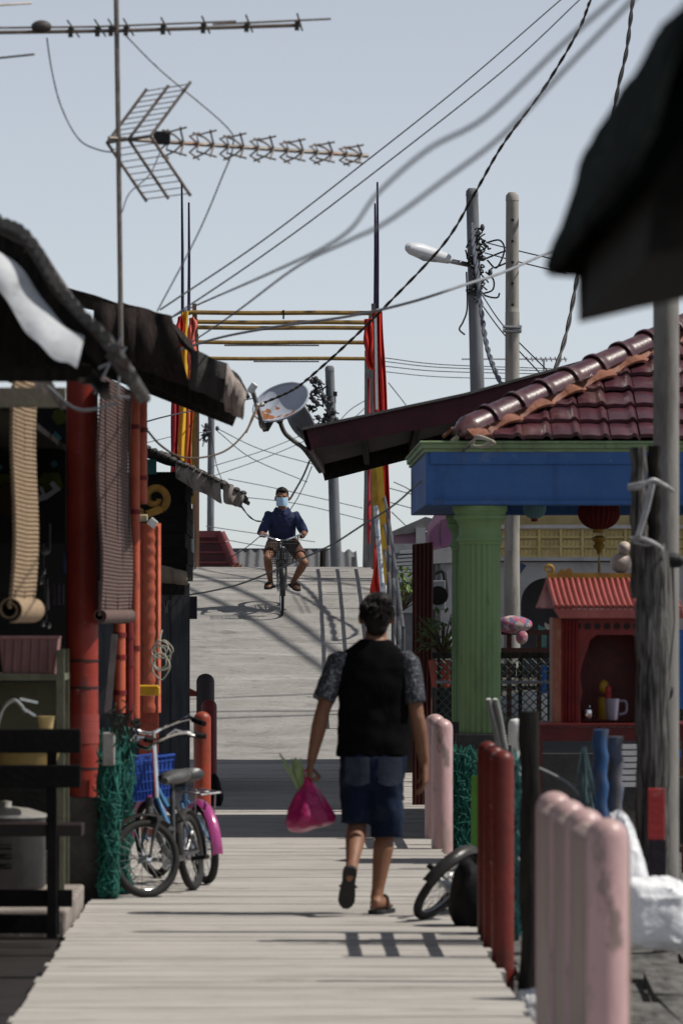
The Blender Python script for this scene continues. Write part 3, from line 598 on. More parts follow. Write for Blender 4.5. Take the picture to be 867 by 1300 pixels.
# near tin roof with bent zinc flashing
r = thing('tin_roof', 'near corrugated tin roof with bent white zinc flashing', 'roof', P(40,420,23))
near_pts = [(-140,215),(-60,250),(0,284),(28,298),(55,332),(75,366),(100,396),(132,428),(168,482)]
rake_roof(r, 'roofing', near_pts, 22, 24.4, old_tin, .025, .02)
m = MB()
for i in range(26):          # corrugation ends along the rake
    ps = spline([P(x,y,22) for x,y in near_pts], 6); t = i/25*(len(ps)-1.01); q = ps[int(t)].lerp(ps[int(t)+1], t-int(t))+V((0,0,.012))
    m.tube([q+V((0,-.03,0)), q+V((0,2.3,0))], .022, 8)
m.jitter(.01,6).build('corrugation', old_tin, r, smooth=True)
m = MB(); ps = spline([P(x,y,22) for x,y in [(-60,290),(0,322),(30,345),(58,388),(80,415),(108,428)]], 6); lo_ = spline([P(x,y,21.95) for x,y in [(-60,330),(0,368),(25,412),(50,440),(76,458),(98,466)]], 6)
def fl(u, v):
    k = len(ps)-1; i = min(int(u*k),k-1); a = ps[i].lerp(ps[i+1],u*k-i); b_ = lo_[i].lerp(lo_[i+1],u*k-i)
    q = a.lerp(b_, v); return q+V((0,-.03*math.sin(v*PI*.9)-.02*math.sin(u*9+v*2)-.03*v*v,0))+V((0,0,.006*math.sin(u*23)*v))+noise.noise_vector(q*6)*.010
m.grid(fl, 40, 10, .004).build('flashing', zinc, r, smooth=True)
MB().ppx([(-90,270),(0,308),(40,345),(70,385),(108,418),(126,446),(124,484),(-90,484)], 24.3, .06).build('gable_board', wood_dark, r)
m = MB()
for a, c in zip(near_pts[1:-2], near_pts[2:-1]): m.beam(P(a[0],a[1]+26,22.1), P(c[0],c[1]+26,22.1), .05, .07)
m.build('bargeboard', wood_dark, r)
for a_, c__ in ((P(-60,476,22.6), P(100,476,22.6)), (P(-60,470,23.8), P(118,472,23.8))): MB().beam(a_, c__, .05, .05).build('beam', wood_dark, r)
m = MB()
def rag(u, v):
    q = P(88+u*52, 440+u*50+v*(30-10*u), 24.2); return q+V((0,.04*math.sin(u*9+v*5),.012*math.sin(u*14)))
m.grid(rag, 14, 6, .006).build('torn_sheet', old_tin, r, smooth=True)
# cream eave panel and pinkish broken end behind it
t = MB().bpx(-40, 84, 492, 517, 25.4, .03); tag(t.build('eave_boarding', mat('cream_board', (.26,.235,.175), (.18,.16,.115), 4, .8, dirt=(.10,.08,.06))), 'cream eave panel under the near tin roof', 'panel')
t = MB().ppx([(40,472),(66,484),(86,518),(78,520),(64,502),(46,497)], 25.0, .06); tag(t.jitter(.006,8).build('eave_end', pale_board), 'pinkish broken eave end beside the cream panel', 'board')
# second roof: rough blackened boards with a curled tip
r = thing('board_roof', 'long blackened board roof with a curled pale tip over the path', 'roof', P(230,500,35))
rk = [(30,352),(80,363),(135,380),(186,396),(214,404),(238,438),(266,456),(296,472),(312,499)]
rake_roof(r, 'roofing', rk, 33, 38.5, rust_board, .025, .015, lift=.18)
def sheet4(c0, c1, c2, c3, d, bulge=.05, nu=12, nv=8, wob=.01, th=.012, seed=0):
    # bent sheet through four image corners (top left, top right, bottom right, bottom left)
    a, b_, c, e = (P(x,y,d) for x,y in (c0,c1,c2,c3))
    def fn(u, v):
        q = a.lerp(b_,u).lerp(e.lerp(c,u),v); q = q+V((0,-bulge*math.sin(v*PI)+.02*math.sin(u*11+seed),0)); return q+noise.noise_vector(q*7+V((seed,2,0)))*wob
    return MB().grid(fn, nu, nv, th)
sheet4((150,383),(216,402),(243,492),(160,462), 32.95, .06, seed=1).build('fascia', rust_board, r, smooth=True)
sheet4((120,382),(170,392),(172,460),(120,440), 32.9, .05, seed=2).build('fascia', rust_board, r, smooth=True)
sheet4((243,444),(289,463),(289,514),(243,493), 32.93, .02, seed=3).build('fascia', mat('dark_grey_board', (.055,.052,.05), (.03,.028,.027), 5, .85, bump=.5), r, smooth=True)
sheet4((287,462),(312,499),(309,531),(287,520), 32.9, .09, seed=4).build('end_cap', pale_board, r, smooth=True)
m = MB(); m.beam(P(130,448,33.6), P(302,524,33.6), .09, .12); m.beam(P(100,452,36), P(300,530,36), .1, .12); m.build('beam', wood_dark, r)
# third roof and the tarred shack under it
r = thing('board_roof', 'small rough board roof with grey fascia above the tarred shack', 'roof', P(250,620,50))
rake_roof(r, 'roofing', [(150,556),(188,570),(215,577),(245,592),(278,608),(313,629)], 48, 53.5, tar_black, .03, .02, lift=.05)
m = MB()
for i in range(16):
    q = P(188+i*8, 570+i*3.6+(i*i)*.013, 47.95); m.ell(q+V((0,0,.01)), (.035,.1,.022), None, 8, 5)
m.jitter(.01,9).build('roof_edge', mat('crumbly_edge', (.11,.105,.10), (.05,.047,.045), 9, .95, bump=.8), r, smooth=True)
sheet4((223,586),(281,608),(282,640),(223,606), 47.95, .03, seed=6, wob=.02).build('fascia', pale_board, r, smooth=True)
sheet4((284,609),(310,629),(306,645),(284,637), 47.9, .02, seed=7).build('fascia', pale_board, r, smooth=True)
r = thing('shack', 'black tarred shack with grey lower boards at the foot of the bridge', 'shack', (XX(205,50),51,0))
m = MB(); x1 = XX(237,50)
for i in range(7):
    z0 = ZZ(735,50)+i*.135; m.box(-2.6, x1+.012*math.sin(i*2.2), 50-.004*(i%2), 54, z0, z0+.131)
m.build('wall', tar_black, r)
m = MB()
for i in range(10): m.box(-2.4+i*.165, -2.4+i*.165+.16, 49.9-.006*(i % 2), 49.95, .12, ZZ(742,49.9)); 
m.box(-2.6, x1-.03, 49.96, 54, .05, ZZ(738,50))
m.build('lower_boards', mat('grey_board_wall', (.085,.088,.095), (.05,.05,.055), 3, .8, stretch=(7,7,1), bump=.4), r)
sheet4((204,718),(236,727),(238,741),(204,739), 49.6, .05, seed=9).build('awning', mat('tan_felt', (.36,.29,.22), (.25,.20,.15), 6, .9), r, smooth=True)
MB().bpx(203, 235, 741, 755, 49.6, .2).build('ledge', wood_dark, r)
MB().bpx(236, 250, 757, 786, 51, .3).build('meter_box', mat('dark_blue_box', (.03,.03,.05), (.02,.02,.03), 6, .6), r)
MB().bpx(187, 199, 583, 602, 49.3, .02).build('patch', mat('teal_patch', (.04,.20,.20), (.03,.14,.14), 6, .7), r)
for (x0,x1_,ya,yb) in ((206,211,757,770),(210,216,762,778)): 
    MB().bpx(x0, x1_, ya, yb, 49.5, .05).build('bracket', wood_grey, r)
t = MB().ppx([(236,884),(240,874),(252,880),(258,884)], 52, .4); tag(t.build('roof_cap', brick_red), 'small reddish cap beside the foot of the bridge', 'cap')

# columns and pipes of the left house front
col = thing('column', 'thick round red column standing on a concrete footing', 'column', (XX(104,31.6),31.7,0))
c = (XX(104,31.6),31.7)
m = MB(); m.lathe([(.092,.56),(.090,1.2),(.089,1.22),(.0895,1.225),(.088,2.95)], (c[0],c[1],0), 28); m.build('shaft', red_paint, col, smooth=True)
MB().box(c[0]-.105, c[0]+.105, c[1]-.10, c[1]+.12, -.3, .565).jitter(.01,9).build('footing', mat('old_footing', (.11,.10,.09), (.05,.046,.042), 5, .95, bump=.7), col, bevel=.012)
m = MB()
for z in (.72,.98,1.17,1.32): m.lathe([(.0935,z-.006),(.0935,z+.006)], (c[0],c[1],0), 24)
m.build('tie_wire', cable_black, col, smooth=True)
m = MB().lathe([(.094,.86),(.094,1.02)], (c[0],c[1],0), 24); m.build('wrap', mat('red_wrap', (.34,.06,.045), (.22,.035,.03), 3, .6, stretch=(.2,.2,30)), col, smooth=True)
lit_red = grime(mat('sunlit_red_paint',(.54,.12,.062),(.42,.08,.042),4,.5,dirt=(.16,.06,.04),dscale=5,dramp=(.55,.72)),(.10,.04,.03),9,.58,.66)  # brick red brightened: sunlight on the pipes is put into the colour
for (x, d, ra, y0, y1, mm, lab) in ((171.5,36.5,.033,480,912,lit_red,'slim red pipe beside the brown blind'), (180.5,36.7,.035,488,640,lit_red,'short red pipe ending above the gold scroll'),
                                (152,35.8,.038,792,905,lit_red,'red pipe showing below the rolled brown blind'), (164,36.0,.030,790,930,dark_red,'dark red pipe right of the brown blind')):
    q = P(x,y1,d); m = MB().lathe([(ra,0),(ra,ZZ(y0,d)-q.z)], q, 16)
    t = thing('drain_pipe', lab, 'pipe', q, 'red pipes of the left house'); m.build('pipe', mm, t, smooth=True)
    h_ = ZZ(y0,d)-q.z
    for f in (.2,.6,.85): MB().lathe([(ra+.005,h_*f),(ra+.005,h_*f+.03)], q, 16).build('clip', dark_red, t, smooth=True)
# orange red cladding panel with scroll
r = thing('shrine_pillar', 'orange red fabric-wrapped pillar topped with a gold scroll', 'pillar', (XX(190,40),40.1,0))
def wrap(u, v):
    a = -PI*.1+u*PI*1.2; z = ZZ(905,40)+v*(ZZ(664,40)-ZZ(905,40)); return (XX(189.5,40)-.082*math.cos(a), 40.1-.07*math.sin(a)+.0018*math.sin(v*88+2.5*math.sin(u*2.2+v*5)), z)
MB().grid(wrap, 18, 200, .004).build('cloth', mat('orange_red_cloth', (.62,.16,.09), (.50,.11,.06), 4, .7, dirt=(.46,.18,.14), dscale=3), r, smooth=True)
MB().box(XX(177,40), XX(201,40), 40.04, 40.16, -.05, ZZ(668,40)).build('core', brick_red, r)
sp = []
for i in range(40):
    a = i/39*2.2*PI; rr = .092-.066*i/39; sp.append(V((XX(197,39.9)+rr*math.sin(a+.6), 39.9, ZZ(632,39.9)-rr*math.cos(a+.6))))
sp = [P(176,648,39.9), P(184,654,39.9)]+sp
m = MB(); 
for a, c_ in zip(sp[:-1], sp[1:]): m.beam(a, c_, .05, .07, up=(0,1,0))
m.build('scroll', mat('shaded_gold',(.27,.145,.02),(.15,.075,.012),7,.55), r)  # gold darkened: shade on the scroll is put into its colour
m = MB().bpx(176, 188, 653, 662, 39.85, .1); m.build('cap_block', mat('cream_block', (.55,.48,.33), (.4,.34,.22), 8, .7), r, bevel=.01)
b_ = MB().box(-.03,.03,-.03,.03,-.03,.03).rot(Matrix.Rotation(R(40),3,'Y')); b_.v = [q+P(194,664,39.8) for q in b_.v]; b_.build('cube_ornament', white_paint, r, bevel=.006)
t = MB(); t.bpx(174, 203, 872, 883, 38.8, .18); t.bpx(176, 201, 870, 873, 38.79, .2); tag(t.build('tray', yellow_plastic, bevel=.008), 'bright yellow tray fixed on the red pillar', 'tray')
m = MB()
for k in range(6):
    cx, cy_, rx, ry = 207+rnd.uniform(-4,4), 838+rnd.uniform(-14,14), rnd.uniform(7,12), rnd.uniform(10,19)
    m.tube([P(cx+rx*math.cos(a)+1.5*math.sin(a*3+k), cy_+ry*math.sin(a), 39.5+.03*k) for a in [2*PI*i/24 for i in range(24)]], .006, 5, closed=True)
m.tube(spline([P(206,800,39.6), P(203,815,39.55), P(205,830,39.5)],6), .005, 5); m.tube([P(203,850,39.6), P(202,880,39.6)], .005, 6)
tag(m.build('rope_coil', rope_pale), 'pale rope coil hanging on the grey shack boards', 'rope')

# roll-up bamboo blinds
def blind(name, label, p0, p1, ztop, zbot, m1, roll=.055, hook=False, wob=0.0):
    t = thing(name, label, 'blind', ((p0[0]+p1[0])/2, (p0[1]+p1[1])/2, zbot), 'bamboo blinds of the left house')
    a = V((p0[0],p0[1],0)); b_ = V((p1[0],p1[1],0)); m = MB(); n = int((ztop-zbot)/.021); nr = (b_-a).cross(V((0,0,1))).normalized()
    for i in range(n):
        z = zbot+roll+.021*i; o = nr*.012*math.sin(i*.12)+nr*wob*math.sin(i*.035)
        m.tube([a+o+V((0,0,z)), a.lerp(b_,.5)+o+V((0,0,z-.006)), b_+o+V((0,0,z))], .0106, 6)
    m.build('slats', m1, t, smooth=True)
    m = MB()
    for u in (.1,.5,.9): m.tube([a.lerp(b_,u)+nr*.014+V((0,0,zbot)), a.lerp(b_,u)+nr*.014+V((0,0,ztop))], .004, 5)
    m.build('cord', cable_black, t)
    m = MB()
    sp_ = []
    for i in range(30):
        an = i/29*3.2*PI; rr = roll*(1-.6*i/29); sp_.append((rr, an))
    def rollf(u, v):
        i = u*29; rr = roll*(1-.6*u); an = u*3.2*PI; return a.lerp(b_,v)+nr*(rr*math.sin(an))+V((0,0,zbot+roll-roll*.2-rr*math.cos(an)*1.0-.0))
    m.grid(rollf, 48, 4, .006).build('roll', m1, t, smooth=True)
    MB().beam(a+V((0,0,ztop)), b_+V((0,0,ztop)), .03, .05).build('head_rail', wood_dark, t)
    return t
blind('bamboo_blind', 'brown bamboo blind hanging beside the thick red column', (XX(127,31.2),31.2), (XX(165,33.8),33.8), ZZ(492,32.5), ZZ(788,32.5), mat('brown_bamboo', (.155,.095,.082), (.085,.05,.045), 5, .7, stretch=(2,2,20)), .036)
blind('bamboo_blind', 'tan bamboo blind with curled foot left of the thick red column', (XX(13,26.6),26.6), (XX(42,27.6),27.6), ZZ(482,27), ZZ(786,27), mat('tan_bamboo', (.36,.255,.155), (.24,.165,.10), 5, .7, stretch=(2,2,20)), .058, wob=.02)
m = MB(); m.beam(P(137,905,31.8), P(146,805,31.8), .035, .02)
tag(m.build('prop_stick', mat('grey_stick',(.20,.20,.20),(.10,.10,.10),6,.7)), 'grey prop stick leaning below the brown blind', 'stick')
t = MB().bpx(130,146,930,972,31.3,.1); tag(t.build('switch_box', mat('box_grey',(.33,.33,.32),(.24,.24,.23),5,.6,dirt=(.15,.13,.11)), bevel=.008), 'white box fixed beside the footing of the red column', 'box')

# interior: dark back board, sign board, shelf, crate, kettle tap, tub
t = MB().box(-4.5, XX(90,38), 38, 38.06, 0, 3.0); tag(t.build('back_wall', mat('black_wall', (.012,.012,.012), (.022,.02,.018), 3, .9)), 'near-black wall inside the left house', 'wall')  # one near-black tone over the whole wall
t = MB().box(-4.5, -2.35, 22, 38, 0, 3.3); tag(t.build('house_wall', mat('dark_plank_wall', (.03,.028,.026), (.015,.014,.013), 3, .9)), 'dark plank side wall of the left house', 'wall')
t = MB().grid(lambda u, v: (-4.6+u*3.35, 25+v*21, 2.95-.38*u+.02*math.sin(u*40)), 60, 3, .03); tag(t.build('house_roof', wood_dark, smooth=True), 'low tin roof of the left house behind the near roof', 'roof')
sg = thing('sign_board', 'black sign board with olive band, cyan diamonds and white strokes', 'sign', P(30,690,34))
MB().bpx(-60, 84, 520, 690, 34.02, .03).build('panel', mat('sign_black', (.008,.008,.009), (.014,.014,.015), 6, .7), sg)
m = MB(); m.ppx([(-60,606),(0,602),(44,602),(50,608),(56,600),(75,600),(80,618),(56,624),(46,616),(-60,616)], 34.0, .015)
for (x, y) in ((45,556),(13,528),(75,530),(2,556)): m.ppx([(x-9,y),(x-6,y-9),(x+4,y-11),(x+10,y-3),(x+7,y+7),(x-2,y+10)], 34.0, .015)
m.build('olive_shapes', mat('sign_olive', (.10,.12,.012), (.08,.09,.01), 8, .7), sg)
for (x, y, s) in ((71,556,8),(44,591,6),(69,589,5),(15,557,5),(0,593,4)): MB().ppx([(x-s,y),(x,y-s*1.1),(x+s,y),(x,y+s*1.1)], 33.99, .012).build('cyan_diamond', mat('sign_cyan', (.06,.22,.28), (.05,.17,.22), 8, .7), sg)
m = MB(); m.ppx([(45,638),(46,630),(54,628),(50,619),(54,617),(58,627),(68,621),(63,614),(68,610),(78,621),(60,634)], 33.98, .012); m.build('white_strokes', mat('sign_white', (.48,.47,.50), (.4,.4,.43), 8, .7), sg)
m = MB(); m.lathe([(.095,0),(.095,.012)], P(14,634,33.99), 24, Matrix.Rotation(R(90),3,'X')); m.build('brown_disc', mat('sign_brown', (.05,.022,.008), (.04,.018,.007), 8, .7), sg)
t = thing('shelf', 'pale green shelf frame carrying the dusty pink crate', 'shelf', P(30,930,30.5))
gm = mat('pale_green_frame', (.15,.155,.105), (.10,.105,.07), 6, .6, dirt=(.08,.08,.05))
m = MB(); m.box(XX(-120,30.5), XX(82,30.5), 30.5, 31.3, ZZ(864,30.5), ZZ(856,30.5)); m.build('board', gm, t)
for x in (-110, 77):
    for d in (30.5, 31.2): MB().box(XX(x-5,30.5), XX(x+5,30.5), d-.004, d+.05, 0, ZZ(825,30.5)).build('leg', gm, t)
m = MB().bpx(-110,72,866,1000,31.25,.02); m.build('back_panel', mat('olive_glass', (.10,.10,.055), (.06,.06,.035), 3, .4), t)
cr = thing('crate', 'dusty pink plastic crate standing on the green shelf', 'crate', P(35,856,30.6))
a = P(4,855,30.6); b_ = P(70,855,30.6); zt = ZZ(808,30.6); cm = mat('dusty_pink_plastic', (.30,.155,.155), (.24,.12,.12), 5, .6)
def tray(mb, x0, x1, y0, y1, z0, z1, fl, th=.008):
    for sgn in (0, 1):
        pass
    q = lambda x, y, z: V((x, y, z))
    b0 = [q(x0,y0,z0),q(x1,y0,z0),q(x1,y1,z0),q(x0,y1,z0)]; t0_ = [q(x0-fl,y0-fl,z1),q(x1+fl,y0-fl,z1),q(x1+fl,y1+fl,z1),q(x0-fl,y1+fl,z1)]
    i0 = [p+V((th*(1 if k in (0,3) else -1), th*(1 if k < 2 else -1), th)) for k, p in enumerate(b0)]; i1 = [p+V((th*(1 if k in (0,3) else -1), th*(1 if k < 2 else -1), 0)) for k, p in enumerate(t0_)]
    mb.add(b0+t0_+i0+i1, [(3,2,1,0)]+[(k,(k+1)%4,4+(k+1)%4,4+k) for k in range(4)]+[(8,9,10,11)]+[(8+(k+1)%4,8+k,12+k,12+(k+1)%4) for k in range(4)]+[(4+k,4+(k+1)%4,12+(k+1)%4,12+k) for k in range(4)])
m = MB(); tray(m, a.x, b_.x, 30.6, 31.0, a.z, zt, .02); m.build('tub', cm, cr)
m = MB()
for i in range(6):
    x = a.x+(b_.x-a.x)*(i+.3)/6; m.beam((x,30.6-.006,a.z+.01),(x+.01,30.576,zt-.01), .012, .012)
m.box(a.x-.03,b_.x+.03,30.565,30.585,zt-.012,zt+.004); m.build('ribs', cm, cr)
m = MB(); m.tube(spline([P(-5,930,29.6),P(4,900,29.6),P(18,889,29.6),P(28,897,29.6),P(33,905,29.6)],6), .010, 8)
t = thing('tap', 'curved dark tap with steel lever above the bench', 'tap', P(5,930,29.6)); m.build('spout', steel, t, smooth=True)
m = MB(); m.beam(P(26,887,29.58), P(49,892,29.58), .018,.014); m.beam(P(30,899,29.58), P(46,909,29.58), .016,.014); m.build('lever', chrome, t)
t = MB(); t.lathe([(.10,0),(.16,.0),(.19,.10),(.195,.10),(.185,.12),(.15,.12)], P(30,978,29.2), 24); tag(t.build('yellow_tub', mat('straw_plastic', (.30,.22,.075), (.22,.15,.05), 6, .5), smooth=True), 'straw yellow tub seen between the bench slats', 'tub')
t = MB(); t.lathe([(.035,0),(.045,.06),(.05,.065)], P(59,925,29.9), 16); tag(t.build('cup', mat('straw_cup', (.58,.45,.22), (.45,.33,.14), 6, .5), smooth=True), 'small straw coloured cup behind the bench top', 'cup')
# shelf clutter hanging in the dark
for (x, y0, y1, wd, c_, kind, lab) in ((58,690,700,12,(.30,.30,.32),'ladle','steel ladle hanging in the dark kitchen'),(61,735,775,4,(.34,.34,.37),'bottle','slim pale bottle hanging beside the dark red column'),(76,742,768,12,(.20,.19,.24),'cloth','grey lilac cloth hanging in the dark kitchen'),(82,700,728,5,(.08,.13,.30),'bottle','small blue bottle beside the thick red column')):
    q = P(x,y1,33); h_ = ZZ(y0,33)-q.z; w2 = wd*33/F/2; m = MB()
    if kind == 'cloth': m.grid(lambda u, v: (q.x+(u-.5)*2*w2, 33+.015*math.sin(u*12), q.z+h_*v), 10, 6, .006)
    elif kind == 'ladle': m.ell(q, (w2,w2,.02)); m.tube([q+V((w2,0,0)), q+V((w2,0,.16))], .006, 6)
    else: m.lathe([(w2*.9,0),(w2,.02),(w2,h_*.6),(w2*.4,h_*.8),(w2*.45,h_)], q, 12)
    tag(m.build(kind, mat('clutter_%d' % int(x), c_, None, 8, .5), smooth=True), lab, kind)
m = MB(); 
for (x, y) in ((46,735),(52,738),(56,725),(55,792),(62,794)): m.ell(P(x,y,33.2), (.016,.016,.02), None, 8, 6)
m.tube([P(46,735,33.2),P(52,738,33.2),P(56,725,33.2)], .004, 5); m.tube([P(55,792,33.2),P(62,794,33.2)], .004, 5); m.tube([P(56,725,33.2), P(56,690,33.2)], .003, 4); m.tube([P(60,794,33.2), P(56,725,33.2)], .003, 4)
tag(m.build('utensil_string', steel), 'string of small steel utensils in the dark kitchen', 'utensils')
t = thing('steel_pot', 'big steel pot with bright lid behind the black bench', 'pot', P(15,1125,29.4))
q = P(8,1128,29.4); m = MB(); m.lathe([(.19,0),(.205,.02),(.205,.36),(.212,.37)], q, 32); m.build('pot', mat('steel_pot', (.07,.07,.075),(.045,.045,.05),5,.4,metal=.5), t, smooth=True)
m = MB(); m.lathe([(.215,.37),(.215,.385),(.12,.415),(.03,.425),(.03,.45),(.0,.455)], q, 32); m.build('lid', mat('pot_lid', (.62,.60,.55),(.5,.48,.44),5,.32,metal=.6), t, smooth=True)
m = MB()
for dz in (.12,.17,.22): m.tube([q+V((-.06,-.206,dz)), q+V((.04,-.206,dz))], .012, 6)
m.build('burner_knob', black_paint, t)

# black bench
bn = thing('bench', 'black wooden slatted bench at the left edge of the path', 'bench', (-1.5,27.9,0))
X0, X1 = -2.2, XX(103,27.75)
for ya, yb in ((925,956),(971,1000)): MB().box(X0, X1, 27.74, 27.77, ZZ(yb,27.75), ZZ(ya,27.75)).build('back_slat', black_paint, bn, bevel=.006)
m = MB()
for yy in (27.80,27.92,28.04): m.box(X0, X1+.004, yy, yy+.105, ZZ(1062,27.8), ZZ(1047,27.8)+.0)
m.build('seat', mat('bench_seat', (.022,.010,.010), (.012,.008,.008), 8, .45), bn, bevel=.004)
for x in (XX(66,27.75), X0+.12):
    MB().box(x-.024, x+.024, 27.775, 27.82, .0, ZZ(930,27.75)).build('leg', black_paint, bn, bevel=.003); MB().box(x-.024, x+.024, 28.09, 28.14, .0, ZZ(1062,27.8)).build('leg', black_paint, bn, bevel=.003)
for ya, yb, yy in ((1130,1152,27.83),(1165,1189,28.06)): MB().box(X0, XX(92 if ya < 1150 else 60,27.8), yy, yy+.03, ZZ(yb,27.8), ZZ(ya,27.8)).build('stretcher', black_paint, bn, bevel=.003)
t = MB().box(-2.4, -1.05, 28.5, 31.2, -.045, .10).jitter(.012,4); struct(t.build('concrete_step', mat('pale_step', (.33,.29,.26),(.20,.175,.155),4,.9,bump=.6,dirt=(.10,.085,.075)), bevel=.015))

# bunched green netting on a post
def net_bundle(name, label, x0, x1, ya, yb, d, m, n=60, core=True, seed=3, amp=.035, depth=.10):
    rr = random.Random(seed); a = P(x0,yb,d); c_ = P(x1,ya,d); cx = (a.x+c_.x)/2; hw = (c_.x-a.x)/2
    t = thing(name, label, 'netting', (cx,d,a.z), 'green fishing nets hung along the path'); H_ = c_.z-a.z; mb = MB()
    for i in range(n):
        s = rr.uniform(-1,1); dy = rr.uniform(-depth,depth)*math.sqrt(max(0,1-s*s*.8)); ph = rr.uniform(0,9); top = c_.z-rr.uniform(0,.12)*H_; bot = a.z+rr.uniform(-.01,.05)*H_; sl_ = rr.uniform(-.35,.35)
        pts = []
        for k in range(15):
            v = k/14; z = top+(bot-top)*v; x = cx+hw*(s*(.86+.1*math.sin(v*4+1))+sl_*(v-.5))+amp*math.sin(v*19+ph)*.5
            x = max(cx-hw*1.05, min(cx+hw*1.05, x)); pts.append((x, d+dy+.02*math.sin(v*13+ph*2), z))
        mb.tube(pts, rr.uniform(.003,.0055), 4, cap=False)
    for i in range(n*2):       # knots and cross meshes
        s = rr.uniform(-1,1); v = rr.random(); z = c_.z-.05-v*(H_-.08); x = cx+hw*s*.92; dx = rr.uniform(-.05,.05); dz = rr.uniform(-.06,.06)
        yy = d-depth*math.sqrt(max(0,1-s*s))*rr.uniform(.6,1.05)
        mb.tube(spline([(x-dx,yy,z-dz),(x+rr.uniform(-.02,.02),yy-.015,z),(x+dx,yy,z+dz*rr.uniform(.2,1))],4), .0032, 4, cap=False)
    mb.build('strands', m, t)
    if core:
        cb = MB().loft([((cx+hw*.12*math.sin(k*1.7), d+.02, a.z+H_*k/12), (hw*(.80+.12*math.sin(k*2.1)),0,0), (0,depth*.8,0)) for k in range(12)], 16); cb.jitter(.03,9)
        cb.build('bundle', mat('net_mass', (.014,.105,.085), (.006,.03,.026), 16, .95, bump=1, fine=40, bdist=.03), t, smooth=True)
    return t
net_bundle('netting', 'lower green net bunch in front of the thick bundle, beside the front wheel', 124, 152, 945, 1140, 31.55, net_teal, 55, seed=15, core=True, depth=.05)
net_bundle('netting', 'thick bundle of green netting tied beside the red column', 123, 170, 922, 1140, 32.05, net_teal, 75, seed=5)
m = MB()
for i in range(26):
    q = P(rnd.uniform(140,172), rnd.uniform(905,950), 30.9); m.tube(spline([q, q+V((rnd.uniform(-.03,.03),-.02,rnd.uniform(.02,.08))), q+V((rnd.uniform(-.06,.06),-.01,rnd.uniform(.03,.12)))],4), .0045, 4)
tag(m.build('dry_twigs', mat('twig', (.05,.06,.045),(.03,.03,.025),9,.9)), 'dry twigs poking out above the green net bundle', 'twigs')

# posts of the left rail
def bollard(name, label, X, d, r_, h, m, group, cap=True, z0=-.25, n=18):
    t = thing(name, label, 'post', (X, d, 0), group)
    prof = [(r_,z0),(r_,h-r_*.9)]+[(r_*math.cos(a), h-r_*.9+r_*.9*math.sin(a)) for a in (.3,.6,.9,1.2,1.45)]
    MB().lathe(prof, (X,d,0), n).build('shaft', m, t, smooth=True)
    return t
bollard('rail_post', 'nearest red round post left of the path, behind the bicycles', XX(257,45.3), 45.3, .069, ZZ(903,45.3), brick_red, 'posts of the left rail')
bollard('rail_post', 'darker red post just behind the nearest left post', XX(265.5,47.3), 47.3, .066, ZZ(888,47.3), dark_red, 'posts of the left rail')
bollard('rail_post', 'tall grey-black post behind the red left posts', XX(261,49.2), 49.2, .078, ZZ(855,49.2), mat('grey_black_post', (.03,.032,.036),(.05,.03,.03),5,.6), 'posts of the left rail')
m = MB(); m.ell((XX(272,46.6),46.6,.10),(.07,.08,.16)); m.jitter(.03,8); tag(m.build('black_sack', black_paint, smooth=True), 'small black sack lying at the foot of the left posts', 'sack')
# ================================================================ right side of the path
def rail(name, label_fn, spots, r_, h, m, group, rails=(.40,.67,.90), post_m=None):
    for i, (X, d) in enumerate(spots): bollard('rail_post', label_fn[i], X, d, r_, h, m, group)
pk = [(XX(770,17.7),17.7),(XX(741,18.6),18.6),(XX(720,19.45),19.45),(XX(703,20.3),20.3)]
rail('', ['nearest and widest pink rail post, at the front of the path edge','second pink rail post from the front, greenish shaded','third pink rail post from the front, between two others','last post of the near pink rail, beside the dark wooden post'], pk, .066, .955, pink_paint, 'posts of the near pink rail')
m = MB(); a_ = V((pk[0][0]+.008,pk[0][1]+.02,0)); b_ = V((pk[-1][0]+.008,pk[-1][1]+.03,0)); dn = (b_-a_).normalized(); sn = V((dn.y,-dn.x,0))*.0675
m.prism([a_-sn+V((0,0,-.2)), a_+sn+V((0,0,-.2)), a_+sn+V((0,0,.885)), a_+sn*.5+V((0,0,.91)), a_-sn*.5+V((0,0,.91)), a_-sn+V((0,0,.885))], b_-a_)
tag(m.build('rail_wall', grime(mat('beige_pink',(.40,.285,.255),(.31,.23,.195),3,.5,stretch=(1,1,.3),dirt=(.25,.22,.16),dscale=4),(.15,.12,.10),6,.57,.65,(1,1,.4)), bevel=.012), 'beige pink infill wall joining the near pink posts', 'wall')
m = MB()

rd = [(XX(638,26.25),26.25),(XX(627,27.3),27.3),(XX(619,28.2),28.2)]
rail('', ['nearest dark red rail post, tall with rounded orange top','middle dark red rail post between its two neighbours','farthest of the three dark red rail posts, next to the fallen bicycle'], rd, .052, .955, mat('rail_red', (.17,.022,.014),(.11,.014,.010),4,.42,dirt=(.10,.03,.02),dscale=5), 'posts of the dark red rail')
m = MB()
for z in (.40,.67,.90): m.tube([V((rd[0][0],rd[0][1],z)), V((rd[-1][0],rd[-1][1],z))], .026, 10)
tag(m.build('rail_pipe', mat('rail_red', ()), smooth=True), 'three red pipes joining the dark red posts', 'rail')
pm = [(XX(561,38.2),38.2),(XX(552,39.9),39.9)]
rail('', ['pale pink rail post ahead of the walking man\'s right hand','pale pink rail post half hidden behind its pink neighbour'], pm, .072, .875, pink_paint, 'posts of the middle pink rail')
m = MB()
for z in (.35,.62): m.tube([V((pm[0][0],pm[0][1],z)), V((pm[-1][0],pm[-1][1],z))], .03, 10)
tag(m.build('rail_pipe', pink_paint, smooth=True), 'pink pipes joining the two pale pink posts', 'rail')
m = MB(); 
def wp(u, v): return V((XX(673,24.5)+(u-.5)*.0, 24.5, 0))
